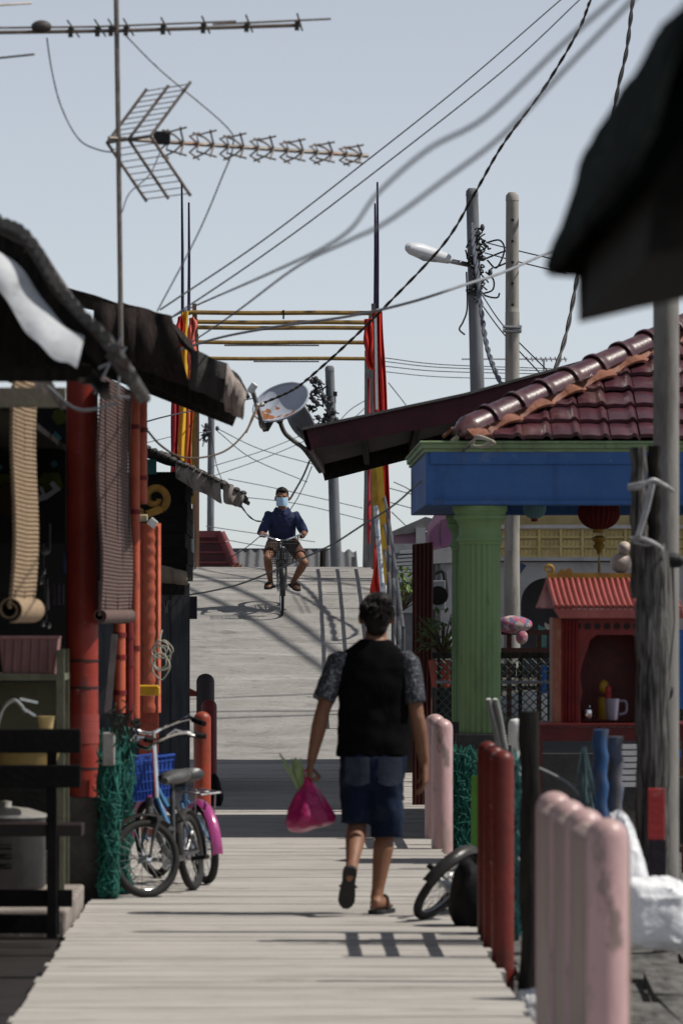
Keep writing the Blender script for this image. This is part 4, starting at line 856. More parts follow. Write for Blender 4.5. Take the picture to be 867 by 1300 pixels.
m.loft([((XX(672,24.5)+.01*math.sin(k*1.3), 24.5, -.4+k*.155), (.042+.004*math.sin(k*2),0,0), (0,.045,0)) for k in range(12)], 14, .7)
q = MB().loft([((XX(672,24.5)+.006*math.sin(k*1.3), 24.5, -.5+k*(ZZ(903,24.5)+.5)/14), (.043+.004*math.sin(k*2),0,0), (0,.045,0)) for k in range(15)], 16, .75)
tag(q.build('wooden_post', wood_dark, smooth=True), 'dark rough wooden post behind the near pink rail', 'post')
net_bundle('netting', 'teal net hanging behind the dark red rail posts', 634, 663, 948, 1190, 27.6, mat('net_pale_teal', (.10,.34,.32),(.05,.2,.19),12,.7,bump=0), 42, seed=8, core=True, depth=.05)
net_bundle('netting', 'green netting hung on the fence behind the pale pink posts', 566, 606, 944, 1092, 38.8, net_teal, 60, seed=9, core=True, depth=.05)
t = MB().bpx(598,607,985,1078,33,.05); tag(t.build('green_stake', mat('leaf_green_paint', (.09,.26,.03),(.07,.2,.025),5,.6), bevel=.005), 'short leaf-green stake beside the farthest dark red post', 'stake')
# dark sack under the fallen bicycle
m = MB(); m.ell((XX(594,28.9),28.9,.16),(.10,.14,.17)); m.jitter(.05,7); tag(m.build('black_sack', black_paint, smooth=True), 'black sack slumped between the fallen bicycle and red rail', 'sack')
# bent grey pipes
t = thing('bent_pipes', 'pair of bent grey pipes leaning in front of the green column', 'pipes', P(630,1000,33))
for dx in (0, 8.5): 
    pts = spline([P(620+dx,889,33), P(624+dx,905,33), P(631+dx*.8,935,33), P(635+dx*.8,970,33), P(637+dx*.8,1120,33)], 6)
    MB().tube(pts, .019, 12).build('pipe', mat('grey_pvc', (.20,.20,.19),(.14,.14,.13),6,.45), t, smooth=True)
    MB().tube([pts[0]+V((-.001,0,.004)), pts[0]+V((-.0015,-.001,.009))], .013, 10).build('pipe_mouth', white_paint, t)
pc = P(655,946,35.2); m = MB().lathe([(.047,0),(.050,.01),(.050,.12),(.047,.145),(.034,.16),(.0,.166)], pc, 20); m.tube([pc+V((0,0,-.9)), pc], .03, 12)
tag(m.build('capped_pipe', white_paint, smooth=True), 'white capped pipe beside the red altar table', 'pipe')
# twin old wooden and concrete posts
gp = thing('concrete_post', 'tall grey concrete post right beside the lashed timber post', 'post', (XX(845,28.2),28.2,0))
MB().lathe([(.064,-.4),(.064,ZZ(380,28.2)+.3)], (XX(845,28.2),28.2,0), 20).build('shaft', mat('post_grey', (.26,.25,.235),(.17,.16,.15),3,.8,stretch=(3,3,.6),dirt=(.09,.08,.075)), gp, smooth=True)
op = thing('wooden_post', 'cracked grey timber post lashed with wire to the concrete post', 'post', (XX(825,27.4),27.4,0))
def timber(mb, xa, xb, ya, yb, d, seed, lean=0):
    n = 26; a = P(xa,yb,d); c_ = P(xb,ya,d); rings = []
    for k in range(n+1):
        z = a.z+(c_.z-a.z)*k/n; q = V(((a.x+c_.x)/2+lean*k/n+.005*math.sin(k*1.1+seed), d, z)); rings.append((q, (( c_.x-a.x)/2*(1+.04*math.sin(k*2.3+seed)),0,0), (0,.06,0)))
    return mb.loft(rings, 20, .6)
timber(MB(), 807,847,690,1196,27.4,1, -.004).build('timber', wood_grey, op, smooth=True)
timber(MB(), 800,820,568,760,27.45,2).build('splint', wood_grey, op, smooth=True)
timber(MB(), 821,838,566,720,27.5,5).build('splint', wood_dark, op, smooth=True)
timber(MB(), 838,849,700,1196,27.48,7).build('splint', wood_grey, op, smooth=True)
wr2 = mat('lashing_wire', (.42,.42,.43),(.26,.26,.27),12,.5,metal=.3)
m = MB(); m.tube(spline([P(797,617,27.30),P(812,614,27.28),P(826,612,27.28),P(842,615,27.30),P(853,623,27.4)],6), .010, 8); m.tube(spline([P(797,620,27.30),P(812,619,27.26),P(828,609,27.26),P(846,618,27.30)],6), .010, 8)
m.tube([P(829,614,27.26),P(822,645,27.26),P(811,680,27.25)], .010, 8); m.tube([P(825,612,27.26),P(818,645,27.26),P(807,682,27.25)], .009, 8)
m.tube(spline([P(800,684,27.28),P(815,684,27.25),P(830,690,27.25),P(840,697,27.33)],6), .011, 8); m.tube(spline([P(803,688,27.28),P(818,692,27.25),P(836,693,27.28),P(843,720,27.4)],6), .007, 6)
m.build('lashing', wr2, op, smooth=True)
pl = thing('marker_plate', 'red and dark painted plate nailed low on the timber post', 'plate', P(833,1118,27.2))
MB().bpx(822,843,1001,1066,27.24,.02).build('red_half', mat('plate_red', (.46,.045,.045),(.34,.03,.03),6,.6,dirt=(.40,.24,.20),dscale=7), pl, bevel=.003)
MB().bpx(824,845,1066.3,1118,27.24,.02).build('dark_half', mat('plate_dark', (.03,.018,.03),(.02,.014,.02),6,.6), pl, bevel=.003)
m = MB().tube([P(851,980,31),P(851,770,31)], .030, 12); m.tube([P(851,980,31),P(853,1000,31)], .022, 10)
tag(m.build('pvc_pipe', mat('pvc_white', (.55,.55,.53),(.42,.42,.40),5,.45,dirt=(.25,.22,.2)), smooth=True), 'white drain pipe just beyond the timber post', 'pipe')
m = MB().ell(P(853,712,28.1),(.05,.04,.035)); m.ell(P(845,880,28.05),(.04,.04,.05)); m.ell(P(840,886,28.0),(.035,.03,.035)); m.tube([P(853,712,28.1),P(857,790,28.1),P(845,880,28.05)],.004,5); m.jitter(.02,14)
tag(m.build('wire_knot', cable_black), 'black wire knots tied round the concrete post', 'wire knot')
# upturned black basin
m = MB().lathe([(.30,0),(.30,.02),(.27,.25),(.22,.33),(.0,.35)], P(893,1068,28.9), 28); tag(m.build('basin', mat('black_basin',(.05,.05,.05),(.03,.03,.03),5,.5), smooth=True), 'black upturned basin beyond the marker plate', 'basin')
m = MB(); 
for i in range(14): q = P(858+rnd.uniform(-6,10),988+rnd.uniform(-8,4),28.8); m.tube(spline([q,q+V((rnd.uniform(-.05,.05),0,.03)),q+V((rnd.uniform(-.08,.08),0,-.03))],4), .006, 5)
tag(m.build('dry_husks', mat('husk',(.16,.09,.04),(.09,.05,.025),9,.9)), 'dry brown husks lying on the basin', 'husks')
# white sacks
def sack(label, c_, r_, seed, m, pw=(.6,.6), lean=(0,0), pinch=0):
    mb = MB(); nu, nv = 64, 44; o = []; rr = V((seed*3.1,0,0)); vs = []; fs = []
    f_ = lambda x, p: (abs(x)**p)*(1 if x >= 0 else -1)
    for i in range(nv+1):
        t = -PI/2+PI*i/nv
        for j in range(nu):
            a = 2*PI*j/nu; n_ = V((f_(math.cos(t),pw[1])*f_(math.cos(a),pw[0]), f_(math.cos(t),pw[1])*f_(math.sin(a),pw[0]), f_(math.sin(t),pw[1])))
            h_ = (n_.z+1)/2; k = 1-pinch*h_**1.6
            ridge = 1-abs(noise.noise(n_*2.3+rr))*2; r2 = 1-abs(noise.noise(n_*5.5+rr*2))*2; f = 1+.13*noise.noise(n_*1.2+rr)+.075*ridge**3+.02*r2**3-.04
            vs.append(V((n_.x*r_[0]*f*k+lean[0]*h_, n_.y*r_[1]*f*k, n_.z*r_[2]*f+lean[1]*n_.x*r_[2]))+V(c_))
    for i in range(nv):
        for j in range(nu): fs.append((i*nu+j, i*nu+(j+1) % nu, (i+1)*nu+(j+1) % nu, (i+1)*nu+j))
    mb.add(vs, fs); return tag(mb.build('plastic_sack', m, smooth=True, ang=50), label, 'sack', 'white sacks beside the path')
sackm = mat('white_sack', (.80,.81,.83),(.66,.67,.70),5,.42,spec=.5,bump=.7,fine=16,bdist=.02)
sack('big crumpled white sack lying low behind the near pink rail', (XX(829,22.9),22.9,ZZ(1160,22.9)), (.15,.17,.145), 1, sackm, (.55,.5), (0,-.08))
sack('taller white sack leaning behind the lower white sack', (XX(797,23.3),23.4,ZZ(1110,23.3)), (.125,.13,.25), 2, sackm, (.7,.7), (-.03,0), .62)
sack('small white sack at the foot of the dark wooden post', (XX(673,23.4),23.4,-.08), (.065,.12,.12), 4, mat('grey_sack',(.55,.55,.56),(.4,.4,.41),6,.5,bump=.6,fine=18))
# blue posts and wisp of net
for (x0,x1,ya,yb,d,lab,mm) in ((752,771,926,1095,28.0,'bright blue painted plank standing behind the pink rail',mat('blue_plank',(.025,.10,.27),(.03,.06,.13),4,.6,stretch=(4,4,1),dirt=(.12,.11,.11),dscale=5)),(771,790,935,1090,28.1,'weathered grey blue plank beside the bright blue plank',mat('blue_grey_plank',(.09,.12,.19),(.14,.12,.11),5,.7,stretch=(5,5,1)))):
    q = MB(); timber(q, x0, x1, ya, yb, d, x0); tag(q.build('painted_plank', mm, smooth=True), lab, 'plank', 'blue planks by the altar')
m = MB()
for i in range(17):
    a = rnd.uniform(-1,1); q0 = P(741+a*2,948,27.6); q1 = P(744+a*15,1030,27.6); m.tube(spline([q0, q0.lerp(q1,.5)+V((rnd.uniform(-.015,.015),rnd.uniform(-.03,.03),0)), q1],4), .0035, 4)
tag(m.build('net_wisp', mat('net_wisp',(.09,.16,.18),(.06,.11,.125),9,.7)), 'wisp of blue grey net hanging beside the blue planks', 'netting')
m = MB().tube(spline([P(684,975,28),P(705,985,28),P(722,995,28),P(738,1012,28)],6), .008, 6); tag(m.build('grey_hose', cable_grey), 'grey hose looping toward the wisp of net', 'hose')

# near dark roof at the top right
nr = thing('dark_roof', 'blurred dark green tin roof overhanging from the upper right', 'roof', P(840,300,11))
dkgreen = mat('dark_green_tin', (.012,.018,.015),(.008,.009,.008),3,.9,spec=.08,dirt=(.07,.08,.065),dscale=7,dramp=(.56,.68),bump=.5)
prof = spline([P(x,y,11) for x,y in [(1790,330),(1640,120),(1440,-140),(1230,-430),(1050,-240),(900,-40),(866,30),(835,84),(800,122),(768,168),(745,215),(726,280),(698,352)]], 5)
k = len(prof)-1
def nf(u, v):
    i = min(int(u*k),k-1); q = prof[i].lerp(prof[i+1],u*k-i); return q+V((.30*v, -.02*v, -.02*v))+V((0,0,.004*math.sin(u*2*PI*26)))+noise.noise_vector(q*7)*.014
m = MB().grid(lambda u, v: nf(u,0)+V((.004*math.sin(v*50),-1.6*v+.0,-.0)) if False else nf(u, v), 160, 6, .02); m.build('gable_sheet', dkgreen, nr, smooth=True)
m = MB().grid(lambda u, v: nf(u,0)+V((-.004,.05-2.6*v,.012+.012*math.sin(v*2*PI*18)))+noise.noise_vector(V((u*9,v*9,3)))*.012, 40, 140, .012); m.build('roofing', dkgreen, nr, smooth=True)
m = MB(); m.ppx([(699,350),(733,346),(735,409),(758,404),(905,368),(1790,368),(1790,318),(905,318),(800,345),(772,330),(760,290),(730,300)], 10.96, .03); m.build('bargeboard', mat('mossy_board',(.022,.021,.019),(.011,.011,.010),4,.95,bump=.6,spec=.1,dirt=(.06,.06,.05),dscale=6), nr)
m = MB(); m.ppx([(768,292),(905,262),(1770,262),(1770,325),(905,325),(772,346)], 10.9, .04); m.build('beam', mat('dim_beam',(.024,.023,.025),(.014,.014,.014),4,.8,stretch=(1,1,6)), nr)
m = MB(); m.ppx([(735,408),(742,330),(770,290),(905,262),(1780,262),(1780,372),(905,372)], 11.03, -2.0); m.build('soffit', wood_dark, nr)
m = MB(); m.ppx([(752,345),(742,300),(768,250),(800,190),(845,140),(890,60),(1050,-160),(1230,-380),(1440,-100),(1640,150),(1760,262),(905,262),(800,285),(775,305),(752,404),(737,408)], 10.99, .012); m.build('gable_lining', mat('lining_green',(.03,.045,.036),(.015,.017,.015),3,.9,dirt=(.10,.12,.10),dscale=6,dramp=(.6,.72)), nr)

for X, d in ((1.14,10.95),(2.05,10.95),(1.14,9.2),(2.05,9.2)): MB().box(X-.05,X+.05,d-.05,d+.05,-2.3,ZZ(330,11)).build('post', wood_dark, nr)
# ---------------------------------------------------------------- blue and green porch with tiled hip roof
po = thing('porch', 'blue and green porch with fluted column and maroon tiled hip roof', 'porch', (2.4,40,.3))
blue = mat('porch_blue', (.052,.150,.40),(.040,.120,.33),2.5,.65,dirt=(.075,.15,.32),dscale=6,bump=.25)
grime(blue, (.025,.06,.16), 4, .55, .68, (1.2,1,.12), .6); grime(blue, (.14,.22,.38), 9, .60, .66, (.6,1,1), .6)
green = mat('porch_green', (.215,.335,.15),(.17,.275,.12),2,.7,dirt=(.13,.20,.09),dscale=4,bump=.2,stretch=(1,1,.3))
grime(green, (.09,.12,.06), 6, .57, .67, (1,1,.2), .7)
pale_green = mat('cornice_green', (.27,.37,.20),(.21,.30,.15),4,.7,dirt=(.15,.17,.11),dscale=6)
grime(pale_green, (.10,.11,.08), 8, .57, .66, (.6,1,.3), .8)
bx0, bz0, bz1 = XX(540.5,40), ZZ(641,40), ZZ(574,40)
m = MB(); m.box(bx0, 4.9, 40, 40.32, bz0, bz1); m.box(bx0, bx0+.32, 40.322, 44.4, bz0, bz1); m.box(bx0, 4.9, 44.1, 44.42, bz0, bz1-.002); m.build('beam', blue, po, bevel=.008)
m = MB(); m.box(bx0+.03, 4.9, 39.985, 40.0, bz1-.085, bz1-.0); m.box(bx0+.05, 4.9, 39.99, 39.999, bz0+.04, bz0+.05); m.build('beam_moulding', blue, po, bevel=.003)
def cornice(mb, off, z0, z1):
    mb.box(bx0-off, 4.9, 40-off, 40.1, z0, z1); mb.box(bx0-off, bx0+.1, 40.103, 44.5, z0, z1)
m = MB(); cornice(m,.015,bz1,bz1+.025); cornice(m,.032,bz1+.025,bz1+.06); cornice(m,.046,bz1+.06,bz1+.078); m.build('cornice', pale_green, po, bevel=.006)
MB().box(bx0+.32, 4.9, 40.32, 44.1, bz1-.06, bz1-.01).build('ceiling', mat('ceiling_dim',(.25,.26,.28),(.18,.19,.20),3,.8), po)
def column(X, d):
    zt = bz0; zb = ZZ(930,40.2); m = MB(); r_ = .147
    m.lathe([(r_,zb),(r_,zb+.02),(r_*.985,zt-.30),(r_*.985,zt-.27)], (X,d,0), 160, None, .085, 22)
    c_ = m.build('column', green, po, smooth=True, ang=60)
    m = MB().lathe([(.148,zt-.275),(.152,zt-.255),(.162,zt-.25),(.166,zt-.235),(.156,zt-.22),(.148,zt-.205),(.148,zt-.16),(.155,zt-.13),(.175,zt-.10),(.185,zt-.095),(.188,zt-.075),(.178,zt-.065),(.182,zt-.05),(.192,zt-.04),(.194,zt-.004),(.0,zt-.003)], (X,d,0), 40)
    m.build('capital', green, c_, smooth=True, ang=30)
    MB().box(X-.17,X+.17,d-.17,d+.17,zb-.14,zb-.003).build('pedestal', mat('pedestal_dark',(.06,.058,.055),(.03,.03,.03),5,.9), c_, bevel=.01)
column(XX(609,40.2), 40.2); column(XX(600,43.6), 44.1)
m = MB().box(1.26, 5, 39.9, 46, .2, ZZ(930,40.2)-.142); m.build('floor', mat('porch_floor',(.07,.068,.065),(.04,.04,.04),4,.8), po)
MB().box(1.3, 4.9, 40.0, 45.9, -.5, .198).build('footing', concrete, po)
# tiles: courses step up the slope, rolls run with the slope
C0 = V((XX(586,40.05), 39.98, bz1+.085)); tanp = .49
tile_m = mat('maroon_tile', (.085,.026,.036),(.052,.016,.024),3,.34,dirt=(.15,.085,.07),dscale=4,dramp=(.5,.75),spec=.5,coat=.25,bump=.2)
grime(tile_m, (.035,.018,.02), 6, .56, .66, (1,1,1), .8)
mortar = mat('orange_mortar', (.27,.105,.06),(.16,.06,.04),9,.6,bump=.7,fine=30,dirt=(.12,.05,.04),dscale=7)
TW, TL = .205, .245; NC = 17; NR = 10
def tile_slope(o, ax, ay, ncol, nrow, keep):
    mb = MB(); nu = 14
    for r_ in range(nrow):
        for c_ in range(ncol):
            if not keep(c_, r_): continue
            g = []; jz = rnd.uniform(-.006,.006); jy = rnd.uniform(-.008,.008)
            for j in range(5):
                row = []
                for i in range(nu+1):
                    u = i/nu; v = j/4
                    roll = .030*math.exp(-((u-.82)/.13)**2)+.012*math.cos((u-.3)*PI*1.1)-.004
                    hgt = roll+.034*(1-v)-.005+jz+jy*(u-.5); 
                    q = o+ax*((c_+u*1.0)*TW)+ay*((r_+v*1.03)*TL)+V((0,0,(r_+v*1.03)*TL*tanp+hgt)); row.append(q)
                g.append(row)
            n0 = [q for row in g for q in row]; fr_ = [q-V((0,0,.026))+ay*.012 for q in g[0]]
            vs = n0+fr_; W = nu+1; fs = [(j*W+i, j*W+i+1, (j+1)*W+i+1, (j+1)*W+i) for j in range(4) for i in range(nu)]+[(i+1, i, 5*W+i, 5*W+i+1) for i in range(nu)]
            mb.add(vs, fs)
    return mb
k1 = lambda c_, r_: (c_+.95)*TW > (r_+.2)*TL
tile_slope(C0+V((.02,-.03,0)), V((1,0,0)), V((0,1,0)), NC, NR, k1).build('roof_tiles', tile_m, po, smooth=True, ang=50)
tile_slope(C0+V((-.03,.02,-.0)), V((0,1,0)), V((1,0,0)), 20, NR, k1).build('roof_tiles', tile_m, po, smooth=True, ang=50)
hd = V((1,1,tanp)).normalized(); ha = V((1,-1,0)).normalized(); hn = ha.cross(hd).normalized(); hn = hn if hn.z > 0 else -hn
base = C0+V((-.02,-.03,.02)); LT = .30
m = MB()
for i in range(13):
    def hf(u, v, i=i):
        a = PI*(u); rr = .088+.010*(1-v)
        if v < .16: rr += .016
        if i == 0: rr *= min(1,.35+v*2.2)
        return base+hd*(i*LT+v*(LT+.03))+ha*rr*math.cos(a)+hn*(rr*math.sin(a)*.95+.02)
    m.grid(hf, 14, 12, .012)
m.ell(base+hd*.05+hn*.035, (.06,.06,.055)); m.build('ridge_tiles', tile_m, po, smooth=True, ang=40)
m = MB()
def mo(u, v): q = base+hd*(v*3.9); return q+ha*(.07+u*(.085+.04*math.sin(v*70)))+V((0,0,.035-u*.06+.02*math.sin(v*70+1)))+noise.noise_vector(q*9)*.012
m.grid(mo, 6, 90, .02)
m.grid(lambda u, v: mo(u,v)-ha*2*((mo(u,v)-base).dot(ha)), 6, 90, .02); m.build('mortar', mortar, po, smooth=True)
m = MB(); apex = C0+V((2.35,2.35,2.35*tanp)); m.add([C0+V((.0,.05,-.02)), V((4.9,C0.y+.05,C0.z-.02)), V((4.9,apex.y,apex.z-.02)), apex-V((0,0,.02)), V((C0.x,44.5,C0.z-.02)), V((apex.x,44.5,apex.z-.02))], [(0,1,2,3),(0,3,5,4)]); m.build('roof_deck', wood_dark, po)
# rope tied at the roof corner, lanterns under the beam
m = MB(); 
for i in range(3): m.tube(spline([P(596+i*2,562+i,39.8),P(606,557-i*2,39.7),P(622+i*3,560+i,39.7),P(612,566+i,39.75),P(598,566-i,39.8)],6), .008, 6)
tag(m.build('tied_rope', rope_pale), 'pale rope knotted round the corner of the tiled roof', 'rope')
def lantern(label, c_, r_, body, fr_m, sq=.85, tassel=True):
    t = thing('paper_lantern', label, 'lantern', c_); mb = MB(); n = 24; k = 18; vs = []
    for i in range(k+1):
        a = -PI/2+PI*i/k*1.0
        for j in range(n*2):
            b_ = 2*PI*j/(n*2); rr = r_*max(.12,math.cos(a))*(1+.05*(1 if j % 2 else -1)); vs.append(V(c_)+V((rr*math.cos(b_), rr*math.sin(b_), r_*sq*math.sin(a))))
    N_ = n*2; mb.add(vs, [(i*N_+j, i*N_+(j+1) % N_, (i+1)*N_+(j+1) % N_, (i+1)*N_+j) for i in range(k) for j in range(N_)]); mb.build('shade', body, t, smooth=True, ang=30)
    c_ = V(c_); mb = MB().lathe([(r_*.3,-r_*sq-.02),(r_*.3,-r_*sq+.01)], c_, 16); mb.lathe([(r_*.3,r_*sq-.01),(r_*.3,r_*sq+.02)], c_, 16); mb.build('rim', fr_m, t)
    MB().tube([c_+V((0,0,r_*sq)), c_+V((0,0,max(r_*sq+.03, bz1-.06-c_.z)))], .003, 5).build('hanger', cable_black, t)
    if tassel:
        mb = MB(); z = c_.z-r_*sq-.02; mb.lathe([(.012,-.02),(.055,-.035),(.055,-.05),(.03,-.075),(.045,-.095),(.045,-.105),(.02,-.13),(.012,-.16)], (c_.x,c_.y,z), 12)
        for i in range(8): mb.tube([(c_.x,c_.y,z-.14),(c_.x+.012*math.cos(i),c_.y+.012*math.sin(i),z-.34)], .003, 4)
        mb.build('tassel', gold_paint if fr_m is gold_paint else fr_m, t, smooth=True)
    return t
lantern('dark red pleated paper lantern with gold tassel under the blue beam', P(760,651,42.4), .152, mat('lantern_red',(.16,.008,.010),(.10,.006,.008),6,.7), gold_paint)
lantern('small pale blue paper lantern hanging beyond the red lantern', P(678,646,43.2), .085, mat('lantern_blue',(.25,.45,.50),(.2,.38,.42),6,.7), mat('lantern_rim_red',(.3,.02,.02),None,6,.6), .9, False)
# maroon awning with dark underside
aw = thing('awning', 'long maroon fascia awning sloping down over the path', 'awning', P(640,520,48))
mar = mat('maroon_fascia', (.075,.010,.018),(.055,.008,.014),3,.5,dirt=(.03,.008,.01),dscale=4)
dA, dB = 45.6, 60.0
fr_top = [(384,546),(590,502),(900,416)]; fr_bot = [(390,572),(590,534),(900,452)]
m = MB(); m.ppx(fr_top+fr_bot[::-1], dA, .03); m.build('fascia', mar, aw, bevel=.004)
tp = [P(x,y-1.5,dA-.02) for x,y in fr_top]; m = MB()
for a, c_ in zip(tp[:-1], tp[1:]): m.beam(a, c_, .07, .02)
m.build('edge_strip', mat('awning_edge',(.20,.18,.17),(.12,.11,.10),6,.7), aw)
L0 = P(386,549,dA+.03); L1 = P(410,585,dB); H0 = P(900,418,dA+.03); H1 = H0+V((L1.x-L0.x, dB-dA, L1.z-L0.z))
m = MB().grid(lambda u, v: L0.lerp(H0,u).lerp(L1.lerp(H1,u),v)+V((0,0,-.012)), 20, 4, .03); m.build('roofing', mat('awning_sheet',(.03,.018,.02),(.02,.014,.015),4,.8), aw)
m = MB(); a = P(409,600,dB); m.beam(a-V((0,.0,-.02)), a+(H1-L1)*1.0-V((0,0,-.02)), .06, .22)
for i in range(1,7): m.beam(L0.lerp(H0,i/7)+V((0,.02,-.10)), L1.lerp(H1,i/7)+V((0,0,-.10)), .05, .12)
m.build('rafter', wood_dark, aw)
m = MB(); m.prism([P(384,546,dA), P(391,573,dA), P(409,601,dB), P(408,583,dB)], (.03,0,0)); m.build('end_board', mar, aw)
for (X, d) in ((1.9,59.0),(4.6,46.4),(4.6,59.0)): m = MB().box(X-.05,X+.05,d-.05,d+.05,-.5,L0.z+(X-L0.x)*.265-.06).build('prop', wood_dark, aw)
# corrugated brown upright sheet behind the pink posts
m = MB(); a0, a1 = XX(524,46.8), XX(550,46.8)
m.grid(lambda u, v: (a0+(a1-a0)*u*(1-.12*(1-v))+.0, 46.8+.012*math.sin(u*2*PI*5), -.1+v*(ZZ(691-3*u,46.8)+.1)), 40, 8, .006)
tag(m.build('corrugated_sheet', mat('brown_sheet',(.10,.030,.022),(.065,.02,.016),4,.6,stretch=(1,1,.4)), smooth=True), 'upright dark brown corrugated sheet beside the green column', 'sheet')

# ---------------------------------------------------------------- altar shrine on its table
D = 36.0
tb = thing('altar_table', 'dark red altar table carrying the small red shrine', 'table', (XX(770,D),D+.3,0))
tz = ZZ(918,D); x0, x1 = XX(657,D), XX(905,D); tm = mat('table_red', (.13,.010,.010),(.08,.008,.008),4,.45)
MB().box(x0,x1,D-.12,D+.75,tz-.022,tz).build('top', tm, tb, bevel=.004); MB().box(x0+.03,x1-.03,D-.10,D-.07,tz-.11,tz-.024).build('apron', tm, tb)
for x in (x0+.12,x1-.12):
    for d in (D-.06,D+.7): MB().box(x-.03,x+.03,d-.03,d+.03,-.1,tz-.024).build('leg', tm, tb)
sh_ = thing('shrine', 'small red shrine with corrugated roof and gold ridge scroll', 'shrine', (XX(778,D),D+.25,tz))
srm = mat('shrine_red', (.26,.020,.017),(.17,.013,.012),4,.38,dirt=(.09,.02,.018),dscale=6)
roofm = mat('shrine_roof_red', (.36,.095,.082),(.27,.06,.052),5,.40,spec=.4,dirt=(.36,.20,.17),dscale=7,dramp=(.6,.75))
tl, tr_, bl, br_ = P(694,735,D+.30), P(852,735,D+.30), P(704,771,D-.08), P(864,771,D-.08)
def rf(u, v):
    q = tl.lerp(tr_,u).lerp(bl.lerp(br_,u),v); return q+V((0,-.3*.0,.0))+V((0,-.006,.010))*math.sin(2*PI*22*u)-V((0,0,.012*math.sin(v*PI)))
MB().grid(rf, 176, 6, .008).build('roofing', roofm, sh_, smooth=True)
bl2 = P(681,771,D+.70); tl2 = P(694,735,D+.30)
m = MB().grid(lambda u, v: tl.lerp(tl2+V((0,.02,0)),u).lerp(bl.lerp(P(679,771,D+.62),u),v)+V((-.004*math.sin(u*2*PI*7),0,.006*math.sin(u*2*PI*7))), 56, 5, .008); m.build('roofing', roofm, sh_, smooth=True)
m = MB().grid(lambda u, v: tl.lerp(tr_,u).lerp(P(684,771,D+.68).lerp(P(866,771,D+.68),u),v), 10, 3, .008); m.build('roofing', roofm, sh_)
MB().ppx([(702,773),(866,773),(868,785),(710,785)], D-.085, .02).build('fascia', roofm, sh_, bevel=.003)
m = MB().bpx(694,852,727.5,734,D+.28,.03)
sp = [P(696+7*math.sin(a)*(1-a/9), 724+6.5*math.cos(a)*(1-a/9)-2, D+.29) for a in [i*.35 for i in range(20)]]; m.tube(sp, .012, 6)
m.ppx([(706,729),(712,722),(716,725),(722,720),(727,727),(732,729)], D+.285, .025); m.build('ridge_scroll', gold_paint, sh_)
xl, xr = XX(701,D), XX(856,D); zt_ = ZZ(784,D)
for xq in (xl, xr-.055): MB().box(xq,xq+.055,D-.02,D+.04,tz,zt_).build('pillar', mat('worn_pillar',(.34,.16,.09),(.22,.03,.025),5,.6,stretch=(1,1,.5),dirt=(.45,.32,.2),dscale=5), sh_, bevel=.004)
m = MB(); m.box(xl+.01,xl+.03,D+.04,D+.58,tz,zt_); m.box(xr-.03,xr-.01,D+.04,D+.58,tz,zt_); m.box(xl+.01,xr-.01,D+.58,D+.6,tz,zt_); m.box(xl+.03,xr-.03,D+.04,D+.58,zt_-.02,zt_); m.build('wall', srm, sh_)
# front board with cusped arch opening
ax0, ax1 = XX(737,D), XX(822,D); az = ZZ(806,D)
arch = [(ax0,tz),(ax0-.005,tz+.12),(ax0+.012,tz+.2),(ax0-.008,tz+.3),(ax0+.01,tz+.38),(ax0+.035,tz+.45),(ax0+.06,az-.03),(ax0+.10,az),(ax1-.10,az),(ax1-.06,az-.03),(ax1-.035,tz+.45),(ax1-.01,tz+.38),(ax1+.008,tz+.3),(ax1-.012,tz+.2),(ax1+.005,tz+.12),(ax1,tz)]
poly = [(xl+.056,tz),(xl+.056,zt_-.001),(xr-.056,zt_-.001),(xr-.056,tz)]
m = MB(); mid = 8; 
left_ = [(xl+.056,tz),(xl+.056,zt_-.001)]+[((ax0+ax1)/2,zt_-.001)]+[((ax0+ax1)/2,az)]+[p for p in arch[:8]][::-1]
right_ = [((ax0+ax1)/2+.0005,zt_-.001),(xr-.056,zt_-.001),(xr-.056,tz)]+[p for p in arch[8:]][::-1]+[((ax0+ax1)/2+.0005,az)]
for pl_ in (left_, right_): m.prism([V((x,D+.005,z)) for x, z in pl_], (0,.02,0))
m.build('arch_board', srm, sh_)
m = MB()
for i in range(9): m.lathe([(.022,-.004),(.022,.004)], V((ax0-.02+i*.062, D-.001, zt_-.055)), 12, Matrix.Rotation(R(90),3,'X'))
m.build('frieze', mat('frieze_dark',(.03,.006,.006),None,6,.6), sh_)
m = MB()
for i in range(5):
    x = XX(713,D)+i*.022; m.tube([V((x,D-.012+.006*math.sin(i*2),tz+.01)), V((x+.004,D-.014,zt_-.02))], .011, 8)
m.build('curtain', mat('curtain_red',(.20,.014,.013),(.13,.01,.01),5,.8), sh_, smooth=True)
q = P(777,914,D+.02); m = MB().lathe([(.034,.0),(.036,.01),(.046,.125),(.048,.135),(.040,.135),(.036,.02),(.0,.015)], q, 20); mug = thing('jug', 'pale plastic jug with handle in front of the dark shrine', 'jug', q); m.build('body', mat('jug_white',(.24,.23,.29),(.19,.18,.24),6,.4), mug, smooth=True)
MB().tube(spline([q+V((.043,0,.12)),q+V((.085,0,.115)),q+V((.085,0,.05)),q+V((.042,0,.035))],6), .008, 8).build('handle', mat('jug_white',()), mug, smooth=True)
m = MB().lathe([(.04,0),(.042,.12),(.03,.14)], P(766,913,D+.2), 16); m.ell(P(766,872,D+.2),(.035,.03,.045)); tag(m.build('figurine', mat('altar_yellow',(.40,.24,.02),(.3,.15,.015),7,.5), smooth=True), 'small yellow altar figure inside the shrine', 'figurine')
m = MB().ell(P(772,876,D+.10),(.022,.02,.03)); m.lathe([(.018,-.05),(.022,0)], P(772,880,D+.1), 12); tag(m.build('candle', mat('candle_red',(.35,.03,.03),None,6,.4), smooth=True), 'small red candle beside the yellow altar figure', 'candle')
